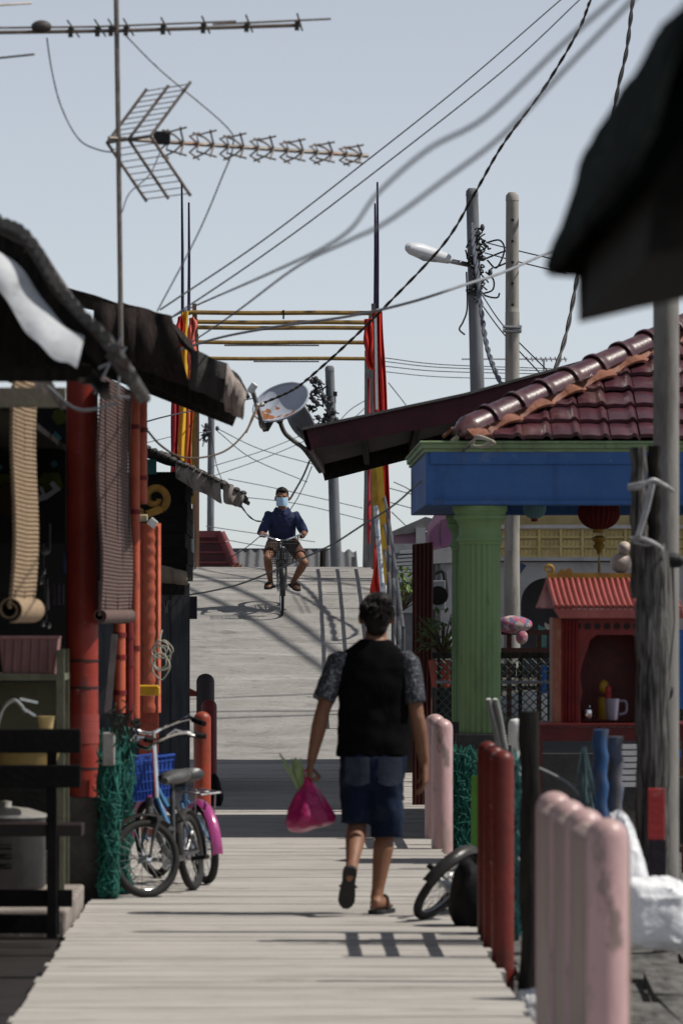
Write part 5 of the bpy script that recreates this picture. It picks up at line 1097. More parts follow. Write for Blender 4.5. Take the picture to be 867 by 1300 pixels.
m = MB().lathe([(.03,0),(.04,.03),(.035,.06),(.03,.06)], P(746,913,D+.06), 16); m.ell(P(748,897,D+.06),(.01,.01,.01)); tag(m.build('incense_bowl', chrome, smooth=True), 'small shiny incense bowl at the shrine opening', 'bowl')
m = MB()
for i in range(7): m.bpx(786,808,945+i*8,951+i*8,39.2,.03)
tag(m.build('louvre_crate', white_paint), 'white slatted crate end below the altar table', 'crate')
m = MB().bpx(858,900,800,900,38,.02); m.bpx(858,900,952,962,37.9,.02); tag(m.build('blue_shutter', mat('panel_blue',(.02,.13,.42),(.015,.10,.33),5,.6)), 'blue panel beyond the altar at the picture edge', 'panel')

# ---------------------------------------------------------------- yard fence, rail and pink cushion
fe = thing('chain_link_fence', 'chain-link yard fence with dark posts behind the green column', 'fence', (2.2,45.2,0))
fx0, fx1, fz0, fz1 = XX(553,45.2), XX(905,45.2), 0.0, ZZ(836,45.2)
m = MB(); s_ = .066; W_ = fx1-fx0; Hh_ = fz1-fz0; n = int((W_+Hh_)/s_)
for i in range(n):
    o = -Hh_+i*s_
    a0_ = max(0,-o); b0_ = min(Hh_, W_-o)
    if b0_ > a0_:
        m.tube([(fx0+o+a0_,45.2,fz0+a0_),(fx0+o+b0_,45.2,fz0+b0_)], .0042, 4, cap=False); m.tube([(fx0+o+a0_,45.206,fz1-a0_),(fx0+o+b0_,45.206,fz1-b0_)], .0042, 4, cap=False)
m.build('mesh', mat('fence_wire',(.09,.13,.12),(.05,.075,.07),9,.6,metal=.2,bump=0), fe)
for x in (557,574,660,697,760,830,890): MB().box(XX(x-2,45.2),XX(x+2.5,45.2),45.22,45.28,-.4,fz1+.03).build('post', wood_dark, fe)
MB().box(fx0-.03,fx1,45.15,45.19,fz1,fz1+.05).build('top_rail', wood_dark, fe); MB().tube([(fx0,45.18,ZZ(866,45.2)),(fx1,45.18,ZZ(866,45.2))], .012, 8).build('tension_wire', cable_grey, fe)
rl = thing('balustrade', 'brown wooden yard rail behind the chain-link fence', 'rail', (2.3,47,0)); bw = mat('brown_rail',(.075,.028,.02),(.05,.02,.015),5,.6)
for y in (803,826): MB().bpx(636,905,y-3.5,y+3,47,.05).build('bar', bw, rl)
for x in (646,684,720,870): MB().bpx(x-3,x+3,800,960,47.06,.05).build('post', bw, rl)
m = MB()
def cu(u, v):
    a = -PI*.5+v*PI*1.35; rr = .065+.012*math.sin(u*9); q = P(637,795,46.95).lerp(P(671,796,46.95),u); return q+V((0,-rr*math.cos(a-.5), rr*math.sin(a+.3)+.02))
cs = MB().ell((0,0,0),(.15,.085,.075),None,26,16); cs.v = [P(652,793,46.92)+q*(1+.09*noise.noise(q*14)) for q in cs.v]
fm_ = mat('floral_cloth',(.42,.13,.19),(.10,.16,.26),16,.9,ramp=(.5,.54),dirt=(.50,.40,.36),dscale=13,dramp=(.5,.54),spec=.1)
tag(cs.build('cushion', fm_, smooth=True), 'pink floral cushion draped over the brown yard rail', 'cushion')
cs = MB().ell((0,0,0),(.05,.05,.06),None,16,10); cs.v = [P(662,809,46.88)+q for q in cs.v]; tag(cs.build('cushion_cover', fm_, smooth=True), 'floral cloth end hanging below the pink cushion', 'cloth')
for (x, y0, y1, c_, lab) in ((689,793,822,(.12,.30,.28),'pale teal board standing beside the shrine roof'),(697,790,806,(.5,.47,.38),'cream board end beside the pale teal board')):
    m = MB().ppx([(x-5,y1),(x-6,y0),(x+5,y0+6),(x+4,y1)], 47.3, .04); tag(m.build('board', mat('board_%d' % x, c_, None, 5, .7)), lab, 'board')
m = MB().bpx(683,694,845,880,48.5,.1); tag(m.build('blue_drum', mat('drum_blue',(.02,.10,.38),(.015,.08,.3),5,.5)), 'blue and yellow drum behind the yard fence', 'drum')
# dark yard wall and bits behind the fence
m = MB()
for i in range(44): m.box(1.25+i*.16, 1.25+i*.16+.155, 56-.006*(i%2), 56.04, -.5, 1.05+.03*math.sin(i*2.4))
tag(m.build('yard_wall', mat('yard_dark',(.022,.021,.021),(.035,.03,.028),3,.85)), 'low dark plank wall across the yard', 'wall')
m = MB(); 
for i in range(3):
    for j in range(9): m.box(2.22+j*.09, 2.29+j*.09, 55.8, 55.85, .62+i*.12, .70+i*.12)
tag(m.build('breeze_blocks', mat('breeze_cream',(.60,.55,.44),(.5,.45,.36),5,.8)), 'row of cream vent blocks in the dark yard wall', 'vent blocks')
m = MB().ell((2.5,53,.45),(.9,.6,.42)); m.jitter(.1,2); tag(m.build('tarpaulin', mat('tarp_grey',(.05,.06,.075),(.03,.035,.045),3,.6), smooth=True), 'grey tarpaulin heap behind the chain-link fence', 'tarpaulin')
def plant(name, label, c_, r_, h_, n, m, seed, lw=.05):
    rr = random.Random(seed); t = thing(name, label, 'plant', c_); c_ = V(c_); st_ = MB(); lf = MB()
    for i in range(n):
        a = rr.uniform(0,2*PI); rad = r_*math.sqrt(rr.random()); top = c_+V((rad*math.cos(a), rad*math.sin(a), h_*rr.uniform(.35,1)*(1-.4*rad/r_)))
        if i % 5 == 0: st_.tube([c_+V((0,0,.0)), c_.lerp(top,.5)+V((0,0,.05)), top], [.012,.008,.003], 5)
        d_ = V((math.cos(a)*rr.uniform(.2,1), math.sin(a)*rr.uniform(.2,1), rr.uniform(-.4,.8))).normalized(); u, w_ = frame_of(d_); L_ = lw*rr.uniform(1.2,2.4)
        lf.add([top, top+d_*L_*.5+u*lw*.4+w_*lw*.1, top+d_*L_, top+d_*L_*.5-u*lw*.4+w_*lw*.1], [(0,1,2,3)])
    st_.build('stem', mat('plant_stem',(.08,.06,.035),None,6,.8), t); lf.build('leaves', m, t); return t
leafm = mat('leaf_green',(.045,.10,.03),(.09,.15,.035),8,.55)
plant('potted_plant', 'leafy green plant between the brown sheet and green column', (XX(562,46.2),46.2,ZZ(838,46.2)), .19, .45, 150, leafm, 3)
MB().lathe([(.09,-.22),(.12,0),(.125,.0),(.0,.0)], (XX(562,46.2),46.2,ZZ(838,46.2)), 16).build('pot', brick_red, bpy.data.objects['potted_plant'])
plant('shrub', 'bright green shrub in front of the far pale house', (XX(511,92),92,ZZ(775,92)), .45, .75, 170, mat('leaf_bright',(.12,.19,.03),(.07,.13,.03),8,.55), 5, .09)
t = MB(); 
for i in range(3): t.tube(spline([P(575+i*2,800,46.5),P(573+i*3,815,46.5),P(577+i*2,832,46.5)],5), .008, 5)
tag(t.build('cage_wire', chrome), 'shiny bent wire by the leafy plant', 'wire')
for (x,y,w_,h_,c_,lab) in ((552,980,10,22,(.30,.30,.31),'grey meter box beyond the walking man\'s hand'),(560,958,14,8,(.6,.6,.6),'white plastic scrap beyond the pale pink posts')):
    m = MB().bpx(x-w_,x+w_,y-h_,y+h_,44.3,.1); tag(m.build('scrap_box', mat('scrap_%d'%x,c_,None,6,.6), bevel=.01), lab, 'box')
# ================================================================ bridge gateway, dishes, poles, wires, far houses
ochre = mat('ochre_pole', (.30,.19,.05),(.20,.12,.035),5,.6,stretch=(1,1,1),dirt=(.10,.06,.03),dscale=6)
brown_pole = mat('brown_pole', (.24,.14,.08),(.16,.09,.05),5,.8,stretch=(4,4,.7))
grey_board = mat('grey_rail_board', (.20,.20,.20),(.11,.115,.12),4,.85,stretch=(6,6,.8),bump=.5)
cloth_m = {n: mat('banner_'+n, c, tuple(x*.8 for x in c), 6, .8, stretch=(8,8,.6), bump=.4, fine=14) for n, c in (('red',(.58,.030,.020)),('yellow',(.72,.42,.03)),('orange',(.66,.15,.045)),('dark_red',(.36,.018,.03)))}
lab = ['nearest ochre crossbar arch of the bridge gateway, hung with most cloth','second ochre crossbar arch behind the nearest one','third ochre crossbar arch in the middle of the gateway','fourth ochre crossbar arch, with thin tube lamp beneath','farthest and lowest looking ochre crossbar arch, with thin tube lamp beneath']
for i, (y, d, x0, x1, xr_) in enumerate(((396.5,76,240,472,474),(408.5,78.5,245,470,470.5),(415.5,80,246,470,468.5),(434,84,236,474,467.5),(454.5,90,238,467,465))):
    t = thing('gate_arch', lab[i], 'arch', (.06,d,bridge_z(d)), 'arches over the bridge'); z = ZZ(y,d); xl_ = 247+i*1.0
    m = MB(); m.tube(spline([P(x0,y,d), P(x0+(x1-x0)*.35,y+1,d), P(x0+(x1-x0)*.7,y+.5,d), P(x1,y+1.0,d)],4), .030, 8); m.build('crossbar', ochre, t, smooth=True)
    for xx in (xl_, xr_):
        top = V((XX(xx,d),d+.05,z+.12)); bot = V((XX(xx,d)*1.0,d+.05,bridge_z(d)-.1)); MB().beam(bot, top, .055, .05, up=(0,1,0)).build('post', brown_pole if xx == xl_ else grey_board, t)
    if i >= 3: m = MB(); m.tube([P(285 if i == 3 else 322,y+4.5,d), P(405,y+4.5,d)], .012, 8); m.build('tube_lamp', mat('tube_lamp',(.42,.44,.47),None,6,.4), t, smooth=True)
    if i == 0:
        m = MB(); m.box(XX(360,d)-.012, XX(360,d)+.012, d-.035, d+.03, z-.09, z+.03); m.build('bracket', cable_black, t)
# flag rods on top of the gate
rodm = mat('rod_violet', (.035,.022,.07),(.02,.014,.04),6,.6)
for (xb,yb,xt,yt,d,l) in ((232,402,231,231,75.6,'tall thin dark rod above the yellow banner end of the gateway'),(240,400,240,257,77,'shorter thin dark rod beside the tall rod on the banner side'),(479,392,479,231,75.6,'tall thin dark rod above the red cloth side of the gateway'),(476,394,476,258,77,'shorter thin dark rod beside the tall rod on the red cloth side')):
    q = MB(); q.tube([P(xb,yb,d), P((xb+xt)/2+.4,(yb+yt)/2,d), P(xt,yt,d)], [.022,.019,.013], 6); tag(q.build('flag_rod', rodm, smooth=True), l, 'rod', 'rods on the bridge gateway')
def banner(label, pts_l, pts_r, d, m, folds=5, name='banner', group='cloth banners on the gateway', dep=.03):
    L_ = spline([P(x,y,d) for x,y in pts_l], 8); R_ = spline([P(x,y,d) for x,y in pts_r], 8); k = min(len(L_),len(R_))-1
    def fn(u, v):
        i = min(int(v*k),k-1); f = v*k-i; a = L_[i].lerp(L_[i+1],f); b_ = R_[i].lerp(R_[i+1],f); return a.lerp(b_,u)+V((.008*math.sin(v*13+u*4),dep*math.sin(u*folds*PI+v*2)+.02*math.sin(v*9),0))
    return tag(MB().grid(fn, 16, 60, .006).build(name, m, smooth=True), label, 'banner', group)
banner('dark red cloth strip, outermost on the yellow banner side', [(219,440),(218,520),(216,600),(215,640)],[(227.5,440),(227.5,520),(226.5,600),(226.5,640)],75.2,cloth_m['dark_red'],3)
banner('yellow cloth strip between the dark red and orange strips', [(231,395),(229,440),(226,530),(225,600),(224,640)],[(240,395),(238,440),(236.5,530),(235,600),(234,640)],75.3,cloth_m['yellow'],2)
banner('orange red cloth strip next to the brown gate post', [(237,440),(235.5,520),(233.5,590),(232,650)],[(246,440),(245.5,520),(243.5,590),(242,650)],75.35,cloth_m['orange'],3)
banner('small red rag tied at the top of the yellow strip', [(226,402),(222,418),(217,432),(214,444)],[(233,400),(233,415),(232,435),(230,452)],75.25,cloth_m['red'],3)
banner('salmon cloth bunched at the end of the crossbars', [(240,404),(239,420),(238,445),(240,470)],[(246,402),(250,412),(247,430),(252,462)],75.1,mat('banner_salmon',(.64,.14,.10),(.52,.10,.075),7,.8,bump=.4),4)
q = MB(); q.beam(P(245,640,75.6), P(247,440,75.6), .045,.04, up=(0,1,0)); tag(q.build('olive_lath', mat('olive_lath',(.22,.17,.03),(.15,.11,.02),6,.7)), 'olive painted lath beside the orange red strip', 'lath')
# right-hand bundle of cloth, laths and pole
banner('long red cloth strip hanging down the outside of the gateway', [(472,392),(474,470),(477,560),(481,660),(487,757)],[(486,396),(489,470),(493,560),(495,660),(497,757)],73.6,cloth_m['red'],5,dep=.035)
banner('torn red cloth knotted at the crossbar ends', [(462,405),(462,430),(464,452),(468,468)],[(472,404),(474,425),(474,450),(476,472)],74.2,cloth_m['red'],4)
banner('red rag tied low on the blue white painted pole', [(477,668),(475,700),(472,735),(470,757)],[(482,668),(481,700),(483,735),(490,757)],72.2,cloth_m['red'],4)
banner('thin dark red ribbon running down inside the gateway', [(466,480),(466,600),(467,690)],[(469.5,480),(470,600),(470,690)],75.4,cloth_m['dark_red'],2)
def lath(label, a, b_, d, w_, m, name='lath', grp='painted laths on the gateway'): 
    q = MB(); q.beam(P(*b_,d), P(*a,d), w_, .03, up=(0,1,0)); return tag(q.build(name, m), label, name, grp)
yl = mat('yellow_lath',(.66,.40,.03),(.5,.29,.02),4,.6,stretch=(5,5,.5),dirt=(.35,.2,.05),dscale=5)
lath('broad yellow lath running down beside the long red cloth', (480,560),(491,752),73.2,.085,yl)
lath('short yellow lath halfway up the gateway, beside the red cloth', (479,520),(480,600),73.9,.055,yl)
lath('dull yellow lath behind the broad yellow lath', (474,560),(477,660),74.6,.085,mat('dull_yellow_lath',(.40,.25,.03),(.3,.18,.02),4,.7))
lath('white lath near the top of the red cloth side', (476.5,402),(478.5,520),73.5,.035,white_paint)
lath('bare grey lath beside the white lath', (473,430),(474,560),74.4,.04,grey_board)
q = MB().tube([P(487,768,72), P(483,720,72), P(477,642,72)], .032, 10); m_bw = mat('blue_white_pole',(.42,.50,.60),(.62,.64,.66),9,.6,stretch=(1,1,3),dirt=(.05,.09,.22),dscale=7)
tag(q.build('painted_pole', m_bw, smooth=True), 'blue and white painted pole leaning inward at the bridge edge', 'pole')
q = MB().beam(P(489,850,70.5), P(486,740,70.5), .06,.05, up=(0,1,0)); tag(q.build('pale_stake', m_bw), 'pale blue stake continuing down behind the walking man\'s head', 'stake')
# board rails each side of the bridge
def board_rail(name, label, x_of, d0, d1, h, m, n):
    t = thing(name, label, 'railing', (x_of(d0), d0, bridge_z(d0)))
    for k in range(n):
        d = d0+(d1-d0)*k/(n-1); MB().box(x_of(d)-.03,x_of(d)+.03,d-.04,d+.04,bridge_z(d)-.15,bridge_z(d)+h).build('post', m, t)
    for f in (.30,.62,.95):
        mb = MB(); K = 14
        for k in range(K):
            a = d0+(d1-d0)*k/K; b_ = d0+(d1-d0)*(k+1)/K; mb.beam((x_of(a),a,bridge_z(a)+h*f),(x_of(b_),b_,bridge_z(b_)+h*f), .03,.12)
        mb.build('board', m, t)
    return t
blue_grey = mat('blue_grey_boards',(.20,.25,.28),(.30,.34,.36),5,.8,stretch=(5,5,.6),dirt=(.55,.58,.6),dscale=6,dramp=(.6,.66))
q = MB()
for k, (x, yt) in enumerate(((234.5,636),(238,644),(241.5,640),(245.5,652))): q.beam(P(x,745,75.5+k*.06), P(x-1.0,yt,75.5+k*.06), .036,.02, up=(0,1,0))
tag(q.build('plank_screen', blue_grey), 'blue grey upright boards at the crest of the bridge, banner side', 'panel')
q = MB()
for k, (x, yt, yb) in enumerate(((464,455,722),(468.5,500,722),(472,640,735),(475,655,745))): q.beam(P(x,yb+12,76.8+k*.05), P(x+1.2,yt,76.8+k*.05), .04 if k else .05,.03, up=(0,1,0))
tag(q.build('plank_screen', grey_board), 'grey upright boards at the crest of the bridge, red cloth side', 'panel')
q = MB().beam(P(462,724,77.5), P(465,560,77.5), .04,.03, up=(0,1,0)); tag(q.build('brown_lath', brown_pole), 'brown lath beside the grey upright boards', 'lath')
rail_dim = mat('rail_dim_steel',(.075,.078,.085),(.05,.05,.055),6,.6)
t = thing('bridge_railing', 'thin grey pipe railing on the red cloth side of the bridge', 'railing', (1.40, 62.5, bridge_z(62.5)))
for k in range(6): d = 62.5+k*2.7; MB().tube([(1.40,d,bridge_z(d)-.1),(1.40,d,bridge_z(d)+1.12)], .022, 8).build('post', rail_dim, t, smooth=True)
for h_ in (.45,.78,1.12): MB().tube([(1.40,62.5+k*.45,bridge_z(62.5+k*.45)+h_) for k in range(31)], .020, 8).build('pipe', rail_dim, t, smooth=True)

# satellite dishes on the awning end
def dish(name, label, c_, nrm, rx, ry, m, mb_, dep=.08, spot=None):
    t = thing(name, label, 'satellite dish', c_); nrm = V(nrm).normalized(); a, b_ = frame_of(nrm); c_ = V(c_); mb = MB(); n = 40; k = 10
    g = lambda i, j: c_+(a*rx*math.cos(2*PI*j/n)+b_*ry*math.sin(2*PI*j/n))*(i/k)+nrm*dep*((i/k)**2-1)
    vs = [c_-nrm*dep]+[g(i,j) for i in range(1,k+1) for j in range(n)]; fs = [(0,1+j,1+(j+1)%n) for j in range(n)]+[(1+(i-1)*n+j,1+(i-1)*n+(j+1)%n,1+i*n+(j+1)%n,1+i*n+j) for i in range(1,k) for j in range(n)]
    N_ = len(vs); vs2 = [q-nrm*.012 for q in vs]; fs2 = [tuple(N_+x for x in f[::-1]) for f in fs]; rim = [(1+(k-1)*n+j,1+(k-1)*n+(j+1)%n,N_+1+(k-1)*n+(j+1)%n,N_+1+(k-1)*n+j) for j in range(n)]
    mb.add(vs+vs2, fs+fs2+rim); mb.tube([g(k,j) for j in range(n)], .010, 6, closed=True); mb.build('reflector', m, t, smooth=True, ang=60)
    return t, c_, nrm, a, b_
dm = mat('dish_grey', (.42,.45,.52),(.36,.39,.46),4,.42,bump=.05)
# rust patches with their own shape on the near dish
def add_rust(m, c1, r1, c2, r2):
    N = m.node_tree.nodes; Lk = m.node_tree.links; b = next(n for n in N if n.type == 'BSDF_PRINCIPLED'); src = b.inputs['Base Color'].links[0].from_socket
    tc = N.new('ShaderNodeTexCoord'); ns = N.new('ShaderNodeTexNoise'); ns.inputs['Scale'].default_value = 9; ns.inputs['Detail'].default_value = 6; Lk.new(tc.outputs['Object'], ns.inputs['Vector'])
    acc = None
    for c_, r_ in ((c1,r1),(c2,r2)):
        vd = N.new('ShaderNodeVectorMath'); vd.operation = 'DISTANCE'; vd.inputs[1].default_value = c_; Lk.new(tc.outputs['Object'], vd.inputs[0])
        ad = N.new('ShaderNodeMath'); ad.operation = 'MULTIPLY_ADD'; ad.inputs[1].default_value = .34; Lk.new(ns.outputs[0], ad.inputs[0]); Lk.new(vd.outputs['Value'], ad.inputs[2])
        lt = N.new('ShaderNodeMath'); lt.operation = 'LESS_THAN'; lt.inputs[1].default_value = r_+.17; Lk.new(ad.outputs[0], lt.inputs[0])
        if acc is None: acc = lt
        else:
            mxm = N.new('ShaderNodeMath'); mxm.operation = 'MAXIMUM'; Lk.new(acc.outputs[0], mxm.inputs[0]); Lk.new(lt.outputs[0], mxm.inputs[1]); acc = mxm
    mx = N.new('ShaderNodeMix'); mx.data_type = 'RGBA'; Lk.new(acc.outputs[0], mx.inputs[0]); Lk.new(src, mx.inputs[6]); mx.inputs[7].default_value = (.30,.115,.04,1); Lk.new(mx.outputs[2], b.inputs['Base Color'])
dA_ = 47.0
dc = P(356.5,510.5,dA_)
add_rust(dm, tuple(P(341,524,dA_)-dc), .085, tuple(P(368,519,dA_-.1)-dc), .045)
t, c_, nr_, a_, b_ = dish('satellite_dish', 'round grey satellite dish with rust patches hanging off the awning', dc, (-.36,-.60,.72), .245, .235, dm, None)
m = MB(); feed = P(327,512,dA_-.35); m.beam(P(336,545,dA_), P(321,497,dA_-.35), .03,.03); m.tube([P(334,513,dA_-.3), P(325,515,dA_-.35)], .022, 10); m.build('feed_arm', steel, t)
m = MB(); m.lathe([(.02,-.05),(.03,-.03),(.03,.03),(.02,.04)], P(321,492,dA_-.36), 14, Matrix.Rotation(R(35),3,'Y')); m.build('feed_horn', white_paint, t, smooth=True)
m = MB(); m.ppx([(332,538),(349,533),(341,547),(334,548)], dA_+.05, .12); m.tube(spline([P(355,534,dA_+.1),P(362,550,dA_+.1),P(376,562,dA_+.1),P(387,571,dA_+.05),P(407,599,dA_+.2)],6), .020, 10)
m.tube([P(372,560,dA_+.1), P(392,572,dA_+.02)], .016, 8); m.ell(P(355,534,dA_+.08),(.03,.04,.03)); m.build('mount', mat('mount_grey',(.13,.125,.12),(.07,.065,.06),6,.6,metal=.3), t, smooth=True)
t, c_, nr_, a_, b_ = dish('satellite_dish', 'second grey satellite dish seen from behind, next to the rusty one', P(382,532,dA_+.3), (.80,.38,.45), .20, .22, mat('dish_grey_back',(.26,.28,.31),(.20,.22,.24),5,.5), None)
m = MB(); m.bpx(377,385,539,547,dA_+.22,.08); m.tube([P(381,545,dA_+.25), P(393,570,dA_+.1)], .016, 8); m.build('mount', mat('mount_grey',()), t)

# television antenna over the near roof
an = thing('tv_antenna', 'tall television antenna with two booms above the tin roof', 'antenna', P(153,432,30)); am = mat('aluminium_old',(.24,.215,.19),(.15,.12,.10),8,.5,metal=.5,dirt=(.20,.09,.05),dscale=6,bump=0)
MB().tube([P(154,440,30), P(151,200,30), P(147,-60,30)], .0135, 8).build('mast', am, an, smooth=True)
yaw = R(30); ux = V((math.cos(yaw),math.sin(yaw),0)); uy = V((-math.sin(yaw),math.cos(yaw),0)); o = P(151,176,30)
bu = lambda t_, s_=0, z=0: o+ux*t_+uy*s_+V((0,0,z-t_*.02))
m = MB(); m.tube([bu(-.06),bu(1.53)], .011, 8); ub = m.build('boom', am, an, smooth=True)
m = MB(); m.box(bu(.26).x-.045,bu(.26).x+.045,bu(.26).y-.03,bu(.26).y+.03,bu(.26).z-.015,bu(.26).z+.055); m.build('dipole_box', cable_black, ub, bevel=.008)
m = MB()
for i in range(14):
    t_ = .30+i*.092; h_ = .075-.002*i; w_ = .10-.002*i
    for s1 in (-1,1):
        for s2 in (-1,1): m.tube([bu(t_), bu(t_-.035,s1*w_*.4,s2*h_*.6), bu(t_-.075 if i%2 else t_+.055, s1*w_, s2*h_)], .0055, 5)
m.build('director', am, ub)
m = MB()
for sg_ in (1,-1):
    for s_ in (-.24,0,.24): m.tube([bu(.0+.06,s_,0), bu(.0+.30,s_,sg_*.30)], .0085, 6)
    for i in range(9):
        f = .12+i*.105; m.tube([bu(.06+.24*f,-.24,sg_*.30*f), bu(.06+.24*f,.24,sg_*.30*f)], .0028, 4)
m.tube([bu(.06,-.24,0), bu(.06,.24,0)], .009, 6); m.build('reflector_grid', am, ub)
m = MB(); m.tube([P(-60,42,30),P(152,39,30),P(381,32,30)], .0105, 8); m.tube([P(-60,36,30.1),P(120,34,30.1),P(300,27,30.15)], .006, 6); m.tube([P(270,31,29.9),P(420,24,29.9)], .006, 6); m.tube([P(-60,10,30),P(40,4,30.4)], .006, 6); m.tube([P(-60,80,29.7),P(44,69,29.4)], .006, 6)
vb = m.build('boom', am, an, smooth=True)
m = MB()
for x in (90,124,141,160,207,258,313,377): q = P(x,38-(x-150)*.03,30); m.box(q.x-.012,q.x+.012,q.y-.02,q.y+.02,q.z-.03,q.z+.022); m.tube([q+V((.0,-.45,.01)), q+V((.03,.45,.015))], .005, 5)
m.ell(P(53,34,30),(.055,.04,.035)); m.build('clamp', mat('clamp_dark',(.07,.06,.055),None,6,.6), vb)

# utility poles
pole_m = mat('pole_concrete', (.33,.315,.285),(.25,.235,.21),3,.85,stretch=(2,2,.4),dirt=(.14,.13,.115),dscale=3)
pole_b = mat('pole_blue_grey', (.20,.21,.23),(.14,.15,.165),3,.85,stretch=(2,2,.4),dirt=(.09,.09,.095),dscale=3)
def pole(name, label, xb, yb, xt, yt, d, r0, r1, m, holes=True, zb=None):
    t = thing(name, label, 'pole', P(xb,yb,d), 'utility poles'); a = P(xb,yb,d); b2 = P(xt,yt,d); a2 = a+(a-b2)*((a.z+.5)/(b2.z-a.z)) 
    MB().tube([a2, b2], [r0*1.05, r1], 18).build('shaft', m, t, smooth=True)
    MB().tube([b2-V((0,0,.02)), b2+V((0,0,.05)), b2+V((0,0,.09))], [r1*1.06,r1*1.0,r1*.6], 14).build('cap', m, t, smooth=True)
    if holes:
        mb = MB(); 
        for i in range(10): q = b2.lerp(a, .05+i*.05)+V((0,-r1*1.0,0)); mb.lathe([(.018,-.02),(.018,.03)], q, 8, Matrix.Rotation(R(90),3,'X'))
        mb.build('bolt_hole', cable_black, t)
    return t
pl1 = pole('utility_pole', 'grey utility pole carrying the white street lamp and wire bundle', 606,505,599,247,80,.125,.085,pole_b,False)
pl2 = pole('utility_pole', 'plain pale concrete pole with bolt holes beside the lamp pole', 649.5,790,650,253,74,.106,.083,pole_m)
q = MB().tube([P(650,700,73.75), P(650,396,73.75)], .092, 14); q.tube([P(650,398,73.75), P(651,390,73.75)], [.092,.07], 14); q.build('splice_post', pole_m, pl2, smooth=True)
m = MB()
for y in (415,420): m.tube([P(639,y,73.62),P(661,y+1,73.62)], .022, 8); m.lathe([(.125,-.02),(.125,.02)], P(650,y,73.8), 16)
m.build('clamp', steel, pl2)
pl3 = pole('utility_pole', 'utility pole with black switchgear beyond the crest of the bridge', 427,722,418.5,470,112,.125,.09,pole_b,False)
pl4 = pole('utility_pole', 'far slim utility pole on the banner side of the gateway', 267.5,674,268.5,522,170,.11,.10,pole_b,False)
rr = random.Random(5)
def tangle(label, spots, d, n, r_, spread, parent, name='wire_tangle', m=None):
    mb = MB()
    for i in range(n):
        x, y = rr.choice(spots); k = rr.randint(3,5); pts = [P(x+rr.uniform(-2,2), y+rr.uniform(-3,3), d+rr.uniform(-.2,.2))]
        for j in range(k): x += rr.uniform(-spread,spread); y += rr.uniform(-spread,spread); pts.append(P(x,y,d+rr.uniform(-.25,.25)))
        mb.tube(spline(pts,5), r_, 5)
    return mb.build(name, m or cable_black, parent)
tangle('', [(606,300),(610,320),(608,345),(606,365),(600,330)], 79.8, 46, .012, 6.5, pl1)
for (x,y,w_,h_) in ((612,289,3,3),(604,322,7,2),(612,328,5,2),(602,345,4,3),(622,346,3,3),(598,330,3,2),(600,372,6,2),(603,358,5,2.5)): MB().ell(P(x,y,79.7),(w_*.011,.07,h_*.011+.02),None,8,6).build('insulator', mat('fitting_dark',(.05,.05,.06),None,6,.5), pl1)
m = MB()
for pts in ([(617,308),(634,305),(640,318),(630,340),(618,330)],[(612,330),(645,318),(648,330),(628,340)],[(616,345),(626,355),(625,368),(612,373)],[(606,360),(614,374),(630,378),(634,372)],[(592,345),(593,390),(588,408),(583,418),(590,425)],[(620,345),(625,340)]): m.tube(spline([P(x,y,79.7) for x,y in pts],6), .013, 5)
m.build('loop_wire', cable_black, pl1)
lm = thing('street_lamp', 'white cobra-head street lamp on the grey utility pole', 'street lamp', P(595,335,79.8)); a = P(594,336,79.8); c_ = P(514,313,79.3); ax = (c_-a).normalized(); w_ = V((0,1,0)); h_ = ax.cross(w_)
MB().tube([P(600,339,79.95), a, P(570,331,79.7)], .035, 10).build('arm', steel, lm, smooth=True)
L_ = (c_-a).length; f = lambda t_: a.lerp(c_,t_)
MB().loft([(f(.26),w_*.05,h_*.045),(f(.30),w_*.085,h_*.075),(f(.5),w_*.125,h_*.105),(f(.75),w_*.15,h_*.125),(f(.92),w_*.13,h_*.10),(f(.985),w_*.07,h_*.055),(f(1.0),w_*.02,h_*.02)], 24).build('head', mat('lamp_white',(.60,.62,.66),(.52,.54,.58),4,.4), lm, smooth=True)
MB().loft([(f(.5)+V((0,0,-.06)),w_*.08,h_*.04),(f(.7)+V((0,0,-.075)),w_*.11,h_*.06),(f(.9)+V((0,0,-.05)),w_*.06,h_*.04)], 16).build('lens', mat('lamp_lens',(.40,.43,.47),None,6,.25), lm, smooth=True)
MB().box(a.x-.30,a.x-.18,79.7,79.85,a.z+.02,a.z+.0).build('clip', steel, lm) if False else None
tangle('', [(404,495),(410,510),(398,520),(414,530),(408,540),(396,500)], 111.8, 44, .016, 6, pl3)
for (x,y) in ((396,484),(401,481),(406,486),(404,497),(410,503),(413,509),(398,508),(403,513),(424,523),(427,533),(421,538),(404,530),(400,541),(414,545),(393,531)): m = MB().ell(P(x,y,111.6),(.05,.05,.06),None,8,6); m.tube([P(x-5,y-2,111.6),P(x+6,y+2,111.7)], .018, 6); m.build('insulator', mat('fitting_dark',()), pl3)
m = MB().bpx(423,428,497,503,111.7,.1); m.tube([P(426,503,111.7),P(426,512,111.7)], .01, 5); m.build('sensor_box', cable_black, pl3)
tangle('', [(262,545),(260,560),(263,552)], 169.7, 16, .018, 4, pl4)
for (x,y) in ((276,544),(262,540),(259,553)): MB().ell(P(x,y,169.6),(.06,.06,.08),None,8,6).build('insulator', mat('fitting_dark',()), pl4)
q = MB().tube([P(409.5,735,104),P(410,697,104)], .055, 8); tag(q.build('dark_stump', wood_dark, smooth=True), 'short dark post just beyond the crest of the bridge', 'post')
q = MB().bpx(446,451,707,730,100,.1); tag(q.build('grey_stump', grey_board), 'short grey post beyond the crest near the red cloth side', 'post')
q = MB().beam(P(586,456,120),P(719,456,121), .03,.03); q.tube([P(690,456,120.5),P(690,470,120.5)], .02, 6)
for i in range(9): q.tube([P(668+i*6,453,120.5),P(670+i*6,459,120.5)], .014, 5)
